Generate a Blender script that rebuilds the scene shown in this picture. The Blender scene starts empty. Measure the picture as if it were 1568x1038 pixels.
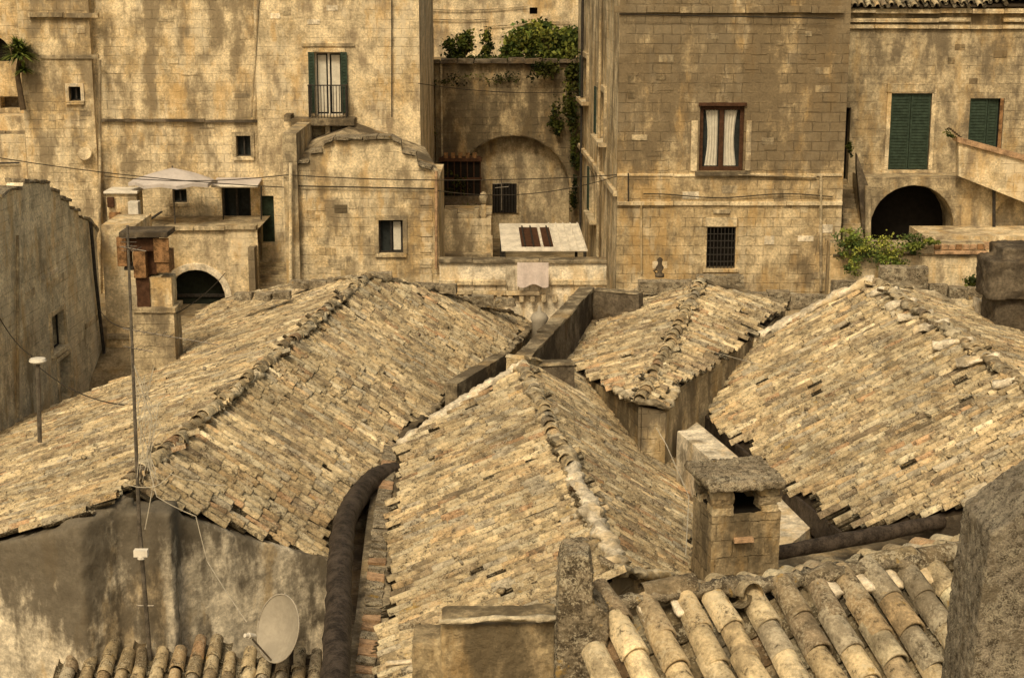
import bpy, math, random
import numpy as np
from mathutils import Vector, noise as mn
rnd=random.Random(7); rng=np.random.default_rng(7)
V=Vector
F=2500.0; PIT=math.radians(13); CZ=20.0
# ---- survey helpers: sight lines intersected with real planes -> world positions
def ray(px,py):
    u=(px-784)/F; v=(519-py)/F
    return V((u, math.cos(PIT)+v*math.sin(PIT), -math.sin(PIT)+v*math.cos(PIT)))
def PY(px,py,Y):
    d=ray(px,py); return V((0,0,CZ))+d*(Y/d.y)
def PH(px,py,h):
    d=ray(px,py); return V((0,0,CZ))+d*(-h/d.z)
def PP(px,py,p0,n):
    d=ray(px,py); o=V((0,0,CZ)); return o+d*((p0-o).dot(n)/d.dot(n))

# ---------------------------------------------------------------- materials
class NG:
    def __init__(s,name):
        s.m=bpy.data.materials.new(name); s.m.use_nodes=True
        s.t=s.m.node_tree; s.b=s.t.nodes['Principled BSDF']
        s.b.inputs['Roughness'].default_value=0.92
        s.b.inputs['Specular IOR Level'].default_value=0.1
    def n(s,t,**k):
        x=s.t.nodes.new(t)
        for a,b in k.items(): setattr(x,a,b)
        return x
    def l(s,a,b): s.t.links.new(a,b)
    def put(s,inp,v):
        if isinstance(v,bpy.types.NodeSocket): s.l(v,inp)
        else:
            if isinstance(v,(tuple,list)) and len(v)==3 and inp.type=='RGBA': v=(*v,1)
            inp.default_value=v
    def math(s,op,a,b=0.0,clamp=False):
        x=s.n('ShaderNodeMath',operation=op,use_clamp=clamp); s.put(x.inputs[0],a); s.put(x.inputs[1],b); return x.outputs[0]
    def mix(s,f,a,b,bl='MIX'):
        x=s.n('ShaderNodeMix',data_type='RGBA',blend_type=bl); s.put(x.inputs[0],f); s.put(x.inputs[6],a); s.put(x.inputs[7],b); return x.outputs[2]
    def noise(s,vec,sc,de=5,ro=.6,full=False):
        x=s.n('ShaderNodeTexNoise'); s.l(vec,x.inputs['Vector']); x.inputs['Scale'].default_value=sc
        x.inputs['Detail'].default_value=de; x.inputs['Roughness'].default_value=ro; return x if full else x.outputs['Fac']
    def rng(s,v,a,b,c=0.,d=1.,sm=True):
        x=s.n('ShaderNodeMapRange',interpolation_type='SMOOTHSTEP' if sm else 'LINEAR')
        s.put(x.inputs[0],v); x.inputs[1].default_value=a; x.inputs[2].default_value=b; x.inputs[3].default_value=c; x.inputs[4].default_value=d
        return x.outputs[0]
    def grey(s,v):
        x=s.n('ShaderNodeCombineColor'); 
        for i in range(3): s.l(v,x.inputs[i])
        return x.outputs[0]
    def bump(s,h,st,di):
        x=s.n('ShaderNodeBump'); x.inputs['Strength'].default_value=st; x.inputs['Distance'].default_value=di
        s.l(h,x.inputs['Height']); s.l(x.outputs[0],s.b.inputs['Normal'])
MATS={}
def stone(name,c1,c2,plaster,grime,pl=(.55,.7),gr=.62,vg=(0,1,0),bw=.5,bh=.27,streak=True,bumpd=.045,mort=.014,brk=.75,gamt=.85,lite=0,mc=.6):
    g=NG(name); MATS[name]=g.m
    uv=g.n('ShaderNodeTexCoord').outputs['UV']; pos=g.n('ShaderNodeNewGeometry').outputs['Position']
    nL=g.noise(pos,.42,4,.65); nFn=g.noise(pos,15,4,.75,True); nF=nFn.outputs['Fac']
    nMn=g.noise(pos,2.1,7,.72,True); nM=nMn.outputs['Fac']
    vm=g.n('ShaderNodeVectorMath',operation='MULTIPLY_ADD'); g.l(nMn.outputs['Color'],vm.inputs[0]); vm.inputs[1].default_value=(.13,.10,0); g.l(uv,vm.inputs[2])
    br=g.n('ShaderNodeTexBrick'); g.l(vm.outputs[0],br.inputs['Vector'])
    br.inputs['Color1'].default_value=(*c1,1); br.inputs['Color2'].default_value=(*c2,1)
    br.inputs['Mortar'].default_value=(*[x*mc for x in c1],1); br.inputs['Scale'].default_value=1
    br.inputs['Brick Width'].default_value=bw; br.inputs['Row Height'].default_value=bh
    br.inputs['Mortar Size'].default_value=mort; br.inputs['Mortar Smooth'].default_value=.7
    off=g.n('ShaderNodeMapping'); off.inputs['Location'].default_value=(31,7,3); g.l(pos,off.inputs[0])
    off.inputs['Scale'].default_value=(1.7,1.7,.55) if streak else (1,1,1)
    nSn=g.noise(off.outputs[0],.85,7,.68,True); nS=nSn.outputs['Fac']
    sc=g.n('ShaderNodeSeparateColor'); g.l(nSn.outputs['Color'],sc.inputs[0]); n2=sc.outputs[1]; n3=sc.outputs[2]
    sm=g.n('ShaderNodeSeparateColor'); g.l(nMn.outputs['Color'],sm.inputs[0]); m2=sm.outputs[1]; m3=sm.outputs[2]
    avg=tuple((a+b)/2 for a,b in zip(c1,c2))
    bmask=g.math('MULTIPLY',g.rng(n2,.38,.58),brk)
    pf=g.rng(g.math('ADD',nL,g.math('MULTIPLY',nM,.4)),pl[0]+.17,pl[1]+.16)
    c=g.mix(bmask,avg,br.outputs['Color'])
    c=g.mix(g.math('MULTIPLY',pf,.85),c,plaster)
    c=g.mix(1.,c,g.grey(g.rng(m2,.33,.67,.66,1.32)),'MULTIPLY')
    c=g.mix(1.,c,g.grey(g.rng(nF,.33,.67,.73,1.24)),'MULTIPLY')
    c=g.mix(g.math('MULTIPLY',g.rng(n3,.5,.62),.55),c,(c1[0]*.98,c1[1]*.80,c1[2]*.52))
    if lite: c=g.mix(g.math('MULTIPLY',g.rng(g.math('ADD',g.math('MULTIPLY',n2,.7),g.math('MULTIPLY',m3,.3)),.52,.59),lite),c,(.74,.65,.48))
    sep=g.n('ShaderNodeSeparateXYZ'); g.l(pos,sep.inputs[0])
    vgr=g.math('MULTIPLY',g.rng(sep.outputs[2],vg[0],vg[1],sm=False),vg[2])
    gv=g.math('ADD',g.math('ADD',g.math('MULTIPLY',nS,.7),g.math('MULTIPLY',m3,.3)),vgr)
    gf=g.math('MULTIPLY',g.rng(gv,gr-.09,gr+.05),gamt)
    c=g.mix(gf,c,grime)
    pit=g.rng(g.math('ADD',g.math('MULTIPLY',nM,.6),g.math('MULTIPLY',nF,.4)),.40,.33); c=g.mix(g.math('MULTIPLY',pit,.6),c,[x*.7 for x in grime])
    g.l(c,g.b.inputs['Base Color'])
    h=g.math('SUBTRACT',g.math('ADD',g.math('MULTIPLY',nM,.9),g.math('MULTIPLY',nF,.5)),g.math('MULTIPLY',br.outputs['Fac'],g.math('MULTIPLY',bmask,.7)))
    g.bump(h,1.,bumpd); return g.m
def plain(name,c,var=.25,sc=6,rough=.8,metal=0,bumpd=.005):
    g=NG(name); MATS[name]=g.m; o=g.n('ShaderNodeNewGeometry').outputs['Position']
    n=g.noise(o,sc,4,.65); n2=g.noise(o,sc*6,2,.6)
    cc=g.mix(1.,c,g.grey(g.rng(g.math('ADD',g.math('MULTIPLY',n,.7),g.math('MULTIPLY',n2,.3)),.35,.65,1-var,1+var)),'MULTIPLY')
    g.l(cc,g.b.inputs['Base Color']); g.b.inputs['Roughness'].default_value=rough; g.b.inputs['Metallic'].default_value=metal
    g.bump(n2,.5,bumpd); return g.m
def tilemat(name,const=None,lich=.6,dark=.47,orange=.64,s=1.,da=.8,d2=.62):
    g=NG(name); MATS[name]=g.m
    pos=g.n('ShaderNodeNewGeometry').outputs['Position']
    base=const if const else g.n('ShaderNodeAttribute',attribute_name='Col').outputs['Color']
    nM=g.noise(pos,7*s,5,.72); nF=g.noise(pos,36*s,4,.75); nL=g.noise(pos,.8,3,.6)
    nLn=g.noise(pos,2.6*s,7,.74,True)
    sp=g.n('ShaderNodeSeparateColor'); g.l(nLn.outputs['Color'],sp.inputs[0])
    c=g.mix(1.,base,g.grey(g.rng(nM,.3,.7,.64,1.3)),'MULTIPLY')
    c=g.mix(1.,c,g.grey(g.rng(nL,.35,.65,.72,1.15)),'MULTIPLY')
    c=g.mix(1.,c,g.grey(g.rng(nF,.33,.67,.76,1.2)),'MULTIPLY')
    li=g.rng(g.math('ADD',g.math('MULTIPLY',nF,.55),g.math('MULTIPLY',sp.outputs[0],.5)),.54,.60)
    c=g.mix(g.math('MULTIPLY',li,lich),c,(.52,.47,.35))
    dk=g.rng(g.math('ADD',g.math('MULTIPLY',nM,.6),g.math('MULTIPLY',nF,.4)),dark,dark-.07); c=g.mix(g.math('MULTIPLY',dk,da),c,(.07,.055,.038))
    c=g.mix(g.math('MULTIPLY',g.rng(sp.outputs[2],.52,.6),d2),c,(.15,.12,.078))
    c=g.mix(g.math('MULTIPLY',g.rng(sp.outputs[1],orange-.01,orange+.03),.6),c,(.42,.27,.07))
    g.l(c,g.b.inputs['Base Color']); g.bump(g.math('ADD',nF,nM),.9,.016); return g.m
def leafmat(name):
    g=NG(name); MATS[name]=g.m; a=g.n('ShaderNodeAttribute',attribute_name='Col')
    g.l(a.outputs['Color'],g.b.inputs['Base Color']); g.b.inputs['Roughness'].default_value=.6
    return g.m
T1=(.60,.475,.285); T2=(.50,.385,.22); PL=(.70,.59,.40)
stone('tuff_light',T1,T2,PL,(.25,.195,.13),pl=(.36,.52),gr=.57,brk=.4,lite=.6)
stone('tuff_pale',(.68,.58,.40),(.60,.50,.34),(.74,.66,.48),(.30,.25,.17),pl=(.36,.52),gr=.6,brk=.5,lite=.6)
stone('tuff_left',T1,(.50,.375,.205),PL,(.21,.165,.105),pl=(.42,.56),gr=.55,vg=(16.5,20,.04),brk=.55,lite=.55)
stone('tuff_dark',(.50,.39,.23),(.36,.275,.16),(.62,.51,.33),(.15,.117,.075),pl=(.54,.66),gr=.58,vg=(13.6,15.0,.145),brk=.85,gamt=.8,lite=.35,mc=.55)
stone('tuff_grey',(.46,.38,.25),(.39,.32,.205),(.54,.45,.3),(.16,.13,.09),pl=(.4,.6),gr=.54,brk=.4)
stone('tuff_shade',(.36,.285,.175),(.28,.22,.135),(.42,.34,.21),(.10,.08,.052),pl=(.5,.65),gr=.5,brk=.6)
stone('wall_grime',(.50,.44,.33),(.48,.42,.31),(.66,.59,.46),(.10,.085,.064),pl=(.2,.4),gr=.565,vg=(10.1,12.0,.17),mort=.001,brk=.0,bumpd=.02,gamt=.9)
stone('rough_stone',(.40,.33,.22),(.30,.24,.155),(.46,.39,.27),(.075,.06,.042),pl=(.4,.6),gr=.5,streak=False,mort=.004,bumpd=.05,brk=.3)
stone('mortar',(.52,.445,.31),(.46,.39,.27),(.60,.52,.37),(.15,.12,.08),pl=(.3,.5),gr=.54,streak=False,mort=.001,bumpd=.05,brk=0)
stone('white_plaster',(.66,.59,.45),(.62,.55,.42),(.72,.64,.5),(.22,.185,.13),pl=(.2,.4),gr=.6,mort=.001,brk=0)
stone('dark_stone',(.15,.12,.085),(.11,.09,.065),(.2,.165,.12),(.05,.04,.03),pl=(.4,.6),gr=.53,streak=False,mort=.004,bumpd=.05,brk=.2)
stone('ground_earth',(.25,.2,.125),(.2,.16,.1),(.3,.24,.15),(.1,.08,.05),pl=(.3,.6),gr=.55,streak=False,mort=.001,brk=0)
tilemat('clay_tile'); tilemat('clay_tile_near',None,.5,.45,.62,1.,.75,.5); tilemat('lichen_stone',(.30,.25,.175),.8,.5,.62,1.5); tilemat('grey_rock',(.27,.235,.18),.45,.48,.75,3.); leafmat('leaf')
plain('void',(.012,.010,.008)); plain('under_roof',(.04,.03,.02)); plain('bitumen',(.055,.043,.034),.6,5,.6,0,.03)  # void: near-black panels that paint the darkness inside openings
plain('green_paint',(.038,.058,.042),.3,8,.6); plain('door_dark',(.018,.022,.016),.3,6); plain('brown_wood',(.07,.035,.02),.35,9,.6)
plain('glass_dark',(.03,.035,.035),.3,2,.15); plain('curtain',(.6,.57,.49),.12,5)
plain('iron',(.05,.045,.04),.4,12,.6,.4); plain('rust',(.22,.125,.06),.6,7,.8)
plain('white_paint',(.66,.62,.54),.2,4); plain('canvas',(.50,.46,.44),.12,2); plain('pink_cloth',(.64,.55,.51),.15,3)
plain('dish_grey',(.36,.325,.265),.12,3,.6); plain('mast_steel',(.16,.14,.115),.4,9,.5,.5); plain('cable',(.04,.033,.025)); plain('cable_white',(.46,.42,.34))
plain('wood_stem',(.09,.065,.04)); plain('clay_lip',(.38,.25,.15),.5,5)

# ---------------------------------------------------------------- mesh builder
class MB:
    def __init__(s): s.v=[]; s.f=[]; s.m=[]; s.names=[]
    def mi(s,n):
        if n not in s.names: s.names.append(n)
        return s.names.index(n)
    def add(s,vs,fs,m):
        o=len(s.v); s.v+= [tuple(x) for x in vs]; i=s.mi(m)
        for f in fs: s.f.append([a+o for a in f]); s.m.append(i)
    def quad(s,a,b,c,d,m): s.add([a,b,c,d],[(0,1,2,3)],m)
    def prism(s,poly,off,m,cap=True):
        n=len(poly); p=[V(x) for x in poly]; q=[x+V(off) for x in p]
        fs=[tuple(range(n)),tuple(range(2*n-1,n-1,-1))]
        fs+=[(i,i+n,(i+1)%n+n,(i+1)%n) for i in range(n)]
        s.add(p+q,fs,m)
    def box(s,a,b,m):
        x0,y0,z0=a; x1,y1,z1=b
        s.prism([(x0,y0,z0),(x1,y0,z0),(x1,y1,z0),(x0,y1,z0)],(0,0,z1-z0),m)
    def obox(s,c,ax,ay,az,m,j=0):
        vs=[]
        for k in ((-1,-1,-1),(1,-1,-1),(1,1,-1),(-1,1,-1),(-1,-1,1),(1,-1,1),(1,1,1),(-1,1,1)):
            p=V(c)+V(ax)*k[0]+V(ay)*k[1]+V(az)*k[2]
            if j: p+=V((rnd.uniform(-j,j),rnd.uniform(-j,j),rnd.uniform(-j,j)))
            vs.append(p)
        s.add(vs,[(3,2,1,0),(4,5,6,7),(0,1,5,4),(1,2,6,5),(2,3,7,6),(3,0,4,7)],m)
    def tube(s,path,r,seg,m,wob=0.,closed=True,flat=1.,fr=3.1):
        P=[V(p) for p in path]; n=len(P); R=r if isinstance(r,(list,tuple)) else [r]*n; vs=[]
        for i,p in enumerate(P):
            t=(P[min(i+1,n-1)]-P[max(i-1,0)]).normalized()
            up=V((0,0,1)) if abs(t.z)<.95 else V((1,0,0))
            a=t.cross(up).normalized(); b=a.cross(t).normalized()
            for k in range(seg):
                an=2*math.pi*k/seg; q=R[i]
                if wob:
                    u=V((math.cos(an),math.sin(an),0)); q*=1+wob*(mn.noise(p*fr+u*1.3)*1.4+mn.noise(p*fr*3+u*3)*.8)
                vs.append(p+a*math.cos(an)*q+b*math.sin(an)*q*flat)
        fs=[(i*seg+k,i*seg+(k+1)%seg,(i+1)*seg+(k+1)%seg,(i+1)*seg+k) for i in range(n-1) for k in range(seg)]
        fs+=[tuple(range(seg-1,-1,-1)),tuple((n-1)*seg+k for k in range(seg))]
        s.add(vs,fs,m)
    def build(s,name,parent=None,smooth=False,bevel=0,rough=0,rs=.5,lvl=3,remesh=0):
        me=bpy.data.meshes.new(name); me.from_pydata(s.v,[],s.f); me.update()
        for n in s.names: me.materials.append(MATS[n])
        me.polygons.foreach_set('material_index',s.m)
        if smooth: me.polygons.foreach_set('use_smooth',[True]*len(s.f))
        uv=me.uv_layers.new(name='UVMap'); dat=np.zeros(len(me.loops)*2)
        for p in me.polygons:
            n=p.normal; vert=abs(n.z)<.8
            if vert:
                t=V((-n.y,n.x,0)); t=t.normalized() if t.length>1e-6 else V((1,0,0))
                if t.x<0 or (abs(t.x)<.01 and t.y<0): t=-t
            for li in p.loop_indices:
                c=me.vertices[me.loops[li].vertex_index].co
                if vert: dat[2*li]=c.dot(t); dat[2*li+1]=c.z
                else: dat[2*li]=c.x; dat[2*li+1]=c.y
        uv.data.foreach_set('uv',dat)
        ob=bpy.data.objects.new(name,me); bpy.context.scene.collection.objects.link(ob)
        if parent: ob.parent=parent
        if bevel:
            b=ob.modifiers.new('b','BEVEL'); b.width=bevel; b.segments=2; b.limit_method='ANGLE'; b.angle_limit=.6
        if remesh:
            r=ob.modifiers.new('r','REMESH'); r.mode='VOXEL'; r.voxel_size=remesh; r.use_smooth_shade=True
        elif rough:
            w=ob.modifiers.new('w','WELD'); w.merge_threshold=.001
            sd=ob.modifiers.new('s','SUBSURF'); sd.subdivision_type='SIMPLE'; sd.levels=lvl; sd.render_levels=lvl
        if rough:
            for sc,st in ((rs,rough),(rs*.25,rough*.6)):
                tx=bpy.data.textures.new('clouds','CLOUDS'); tx.noise_scale=sc; tx.noise_depth=4
                d=ob.modifiers.new('d','DISPLACE'); d.texture=tx; d.texture_coords='GLOBAL'; d.strength=st*2; d.mid_level=.5
        return ob
def root(name):
    e=bpy.data.objects.new(name,None); bpy.context.scene.collection.objects.link(e); return e

# ---------------------------------------------------------------- facades
class Wall:
    def __init__(s,mb,A,B,z0,z1,mat):
        s.mb=mb; s.A=V((A[0],A[1],0)); s.B=V((B[0],B[1],0)); s.d=(s.B-s.A); s.L=s.d.length; s.d.normalize()
        s.n=V((s.d.y,-s.d.x,0)); s.z0=z0; s.z1=z1; s.mat=mat; s.ops=[]
    def sz(s,px,py):
        p=PP(px,py,s.A,s.n); return (p-s.A).dot(s.d),p.z
    def pt(s,a,z,o=0): 
        p=s.A+s.d*a+s.n*o; return V((p.x,p.y,z))
    def op(s,x0,y0,x1,y1,kind='rect',depth=.3,fill='void'):
        xm=(x0+x1)/2; ym=(y0+y1)/2
        a=s.sz(x0,ym)[0]; b=s.sz(x1,ym)[0]; zt=s.sz(xm,y0)[1]; zb=s.sz(xm,y1)[1]
        o=dict(a=a,b=b,z0=zb,z1=zt,k=kind,d=depth,f=fill); s.ops.append(o); return o
    def wb(s,a,b,z0,z1,o0,o1,m):
        s.mb.prism([s.pt(a,z0,o1),s.pt(b,z0,o1),s.pt(b,z0,o0),s.pt(a,z0,o0)],(0,0,z1-z0),m)
    def wbp(s,x0,y0,x1,y1,o0,o1,m):
        xm=(x0+x1)/2; ym=(y0+y1)/2
        s.wb(s.sz(x0,ym)[0],s.sz(x1,ym)[0],s.sz(xm,y1)[1],s.sz(xm,y0)[1],o0,o1,m)
    def course(s,x0,y0,x1,y1,o0,o1,m,step=.9):
        xm=(x0+x1)/2; ym=(y0+y1)/2; a=s.sz(x0,ym)[0]; b=s.sz(x1,ym)[0]; z1=s.sz(xm,y0)[1]; z0=s.sz(xm,y1)[1]; n=max(1,int((b-a)/step))
        for k in range(n):
            if rnd.random()<.06: continue
            j=rnd.uniform(-.015,.015); s.wb(a+(b-a)*k/n,a+(b-a)*(k+1)/n-.012,z0+j,z1+j,o0,o1*rnd.uniform(.7,1.1),m)
    def patches(s,n,x0,y0,x1,y1,mats,avoid=()):
        for k in range(n):
            x=rnd.uniform(x0,x1); y=rnd.uniform(y0,y1); w_=rnd.uniform(10,26); h_=rnd.uniform(6,13)
            if any(a-30<x<c+4 and b-14<y<d+4 for a,b,c,d in avoid): continue
            s.wbp(x,y,x+w_,y+h_,-.02,rnd.uniform(.006,.02),rnd.choice(mats))
    def make(s,thick=0):
        S=sorted({0,s.L,*[o['a'] for o in s.ops],*[o['b'] for o in s.ops]}); S=[x for x in S if -1e-6<=x<=s.L+1e-6]
        Z=sorted({s.z0,s.z1,*[max(o['z0'],s.z0) for o in s.ops],*[o['z1'] for o in s.ops]}); Z=[z for z in Z if s.z0-1e-6<=z<=s.z1+1e-6]
        for i in range(len(S)-1):
            for j in range(len(Z)-1):
                c=(S[i]+S[i+1])/2; z=(Z[j]+Z[j+1])/2
                if any(o['a']<c<o['b'] and o['z0']<z<o['z1'] for o in s.ops): continue
                s.mb.quad(s.pt(S[i],Z[j]),s.pt(S[i+1],Z[j]),s.pt(S[i+1],Z[j+1]),s.pt(S[i],Z[j+1]),s.mat)
        for o in s.ops:
            a,b,z0,z1,d=o['a'],o['b'],o['z0'],o['z1'],o['d']
            if o['k']=='arch':
                w=(b-a)/2; rise=min(w,o.get('rise',w)*1.0, (z1-z0)*.95); rise=o.get('rise',rise); K=14
                pts=[(a+w-w*math.cos(math.pi*k/K), z1-rise+rise*math.sin(math.pi*k/K)) for k in range(K+1)]
                for k in range(K):
                    (p,q),(r,t)=pts[k],pts[k+1]
                    s.mb.quad(s.pt(p,q),s.pt(r,t),s.pt(r,z1),s.pt(p,z1),s.mat)
                    s.mb.quad(s.pt(p,q),s.pt(p,q,-d),s.pt(r,t,-d),s.pt(r,t),s.mat)
                zs=z1-rise
            else:
                zs=z1; s.mb.quad(s.pt(a,z1),s.pt(a,z1,-d),s.pt(b,z1,-d),s.pt(b,z1),s.mat)
            s.mb.quad(s.pt(a,z0),s.pt(a,z0,-d),s.pt(a,zs,-d),s.pt(a,zs),s.mat)
            s.mb.quad(s.pt(b,z0),s.pt(b,zs),s.pt(b,zs,-d),s.pt(b,z0,-d),s.mat)
            s.mb.quad(s.pt(a,z0),s.pt(b,z0),s.pt(b,z0,-d),s.pt(a,z0,-d),s.mat)
            s.mb.quad(s.pt(a,z0,-d),s.pt(b,z0,-d),s.pt(b,z1,-d),s.pt(a,z1,-d),o['f'])
    def frame(s,o,m,t=.07,off=-.14,mid=True,sill=True,bars=0,rows=0):
        a,b,z0,z1=o['a'],o['b'],o['z0'],o['z1']
        s.wb(a,a+t,z0,z1,off-.05,off,m); s.wb(b-t,b,z0,z1,off-.05,off,m)
        s.wb(a+t,b-t,z1-t,z1,off-.05,off,m); s.wb(a+t,b-t,z0,z0+t,off-.05,off,m)
        if mid: c=(a+b)/2; s.wb(c-t*.6,c+t*.6,z0+t,z1-t,off-.045,off+.01,m)
        for k in range(bars): 
            c=a+(b-a)*(k+1)/(bars+1); s.wb(c-.012,c+.012,z0,z1,off+.03,off+.055,m)
        for k in range(rows):
            c=z0+(z1-z0)*(k+1)/(rows+1); s.wb(a,b,c-.012,c+.012,off+.022,off+.047,m)
        if sill: s.wb(a-.1,b+.1,z0-.1,z0-.003,-.05,.09,s.mat)
    def surround(s,o,m,w=.14,out=.05):
        a,b,z0,z1=o['a'],o['b'],o['z0'],o['z1']
        s.wb(a-w,a,z0,z1+w,-.02,out,m); s.wb(b,b+w,z0,z1+w,-.02,out,m); s.wb(a,b,z1,z1+w,-.02,out+.003,m)
    def shutter(s,a,b,z0,z1,m,off=0.):
        s.wb(a,b,z0,z1,off-.03,off,m); n=int((z1-z0)/.09)
        for f in ((a,a+.05),(b-.05,b)): s.wb(f[0],f[1],z0,z1,off+.001,off+.022,m)
        for k in range(n):
            z=z0+(k+.3)*(z1-z0)/n; s.wb(a+.052,b-.052,z,z+.05,off+.001,off+.016,m)
def W(mb,x0,Y0,x1,Y1,yt,yb,mat):
    A=PY(x0,300,Y0); B=PY(x1,300,Y1); z1=PY((x0+x1)/2,yt,(Y0+Y1)/2).z; z0=PY((x0+x1)/2,yb,(Y0+Y1)/2).z
    return Wall(mb,(A.x,A.y),(B.x,B.y),z0,z1,mat)
def bodybox(mb,w,depth,mat):
    a=w.pt(0,w.z1); b=w.pt(w.L,w.z1); c=w.pt(w.L,w.z1,-depth); d=w.pt(0,w.z1,-depth); dz=V((0,0,w.z0-w.z1))
    mb.quad(a,b,c,d,mat); mb.quad(b,b+dz,c+dz,c,mat); mb.quad(c,c+dz,d+dz,d,mat); mb.quad(d,d+dz,a+dz,a,mat)
def coping(mb,p0,p1,t,h,m,step=.5,j=.03):
    p0=V(p0);p1=V(p1); d=p1-p0; n=max(1,int(d.length/step)); u=d.normalized(); s_=u.cross(V((0,0,1))).normalized()
    for i in range(n):
        c=p0+d*((i+.5)/n); l=d.length/n/2*rnd.uniform(.9,.985); hh=h*rnd.uniform(.8,1.15)
        mb.obox(c+V((0,0,hh/2)),u*l,s_*t/2*rnd.uniform(.9,1.08),V((0,0,hh/2)),m,j)

# ---------------------------------------------------------------- roof tiles
PAL=np.array([(.58,.48,.31),(.53,.425,.26),(.46,.36,.215),(.47,.34,.19),(.35,.275,.175),(.43,.27,.15),(.22,.17,.115),(.40,.355,.27),(.64,.56,.39)])
PW=np.array([.2,.22,.17,.09,.1,.03,.05,.08,.06]); PMEAN=(PAL*PW[:,None]).sum(0)/PW.sum()
def inside(poly,x,y):
    r=np.zeros(len(x),bool); n=len(poly)
    for i in range(n):
        x1,y1=poly[i]; x2,y2=poly[(i+1)%n]
        c=((y1>y)!=(y2>y)); 
        with np.errstate(divide='ignore',invalid='ignore'):
            r^= c&(x<(x2-x1)*(y-y1)/(y2-y1+1e-12)+x1)
    return r
def mkmesh_np(name,verts,quads,cols,parent,mat,smooth=True):
    me=bpy.data.meshes.new(name); me.vertices.add(len(verts)); me.vertices.foreach_set('co',verts.ravel())
    me.loops.add(quads.size); me.loops.foreach_set('vertex_index',quads.ravel().astype(np.int32))
    me.polygons.add(len(quads)); me.polygons.foreach_set('loop_start',np.arange(0,quads.size,4,dtype=np.int32))
    me.polygons.foreach_set('loop_total',np.full(len(quads),4,dtype=np.int32))
    if smooth: me.polygons.foreach_set('use_smooth',np.ones(len(quads),bool))
    me.update(calc_edges=True)
    at=me.color_attributes.new('Col','FLOAT_COLOR','POINT')
    at.data.foreach_set('color',np.concatenate([cols,np.ones((len(cols),1))],1).ravel())
    me.materials.append(MATS[mat]); ob=bpy.data.objects.new(name,me); bpy.context.scene.collection.objects.link(ob)
    if parent: ob.parent=parent
    return ob
def tile_local(r0,r1,L,seg,th,inv=False):
    th_=np.linspace(0,math.pi,seg+1); out=[]
    rings=[(-L,r1,0.),(-L*.5,(r0+r1)/2*1.0,0),(-.012,r0,0.),(0.,r0-.004,0.),(0.,r0-th,0.),(-L*.45,(r0+r1)/2-th,0.)]
    for y,r,_ in rings:
        out.append(np.stack([r*np.cos(th_),np.full(seg+1,y),r*np.sin(th_)*(.95 if inv else 1.18)],1))
    v=np.concatenate(out)
    if inv: v[:,2]*=-1
    q=[]
    for a in range(len(rings)-1):
        for k in range(seg):
            i=a*(seg+1)+k; q.append((i,i+1,i+seg+2,i+seg+1) if not inv else (i,i+seg+1,i+seg+2,i+1))
    return v,np.array(q)
def place(loc,quad,O,X,Y,N,sc):
    n=len(O); K=len(loc)
    v=O[:,None,:]+loc[None,:,0:1]*X[:,None,:]*sc[:,None,None]+loc[None,:,1:2]*Y[:,None,:]+loc[None,:,2:3]*N[:,None,:]*sc[:,None,None]
    q=quad[None]+ (np.arange(n)*K)[:,None,None]
    return v.reshape(-1,3),q.reshape(-1,4)
def tilecol(n,warm=0,light=1.,k=1.):
    p=PW/PW.sum(); c=PAL[rng.choice(len(PAL),n,p=p)]; c=(c*k+PMEAN[None]*(1-k))*rng.uniform(.82,1.13,(n,1))*light
    return np.clip(c,.02,.8)
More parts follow.
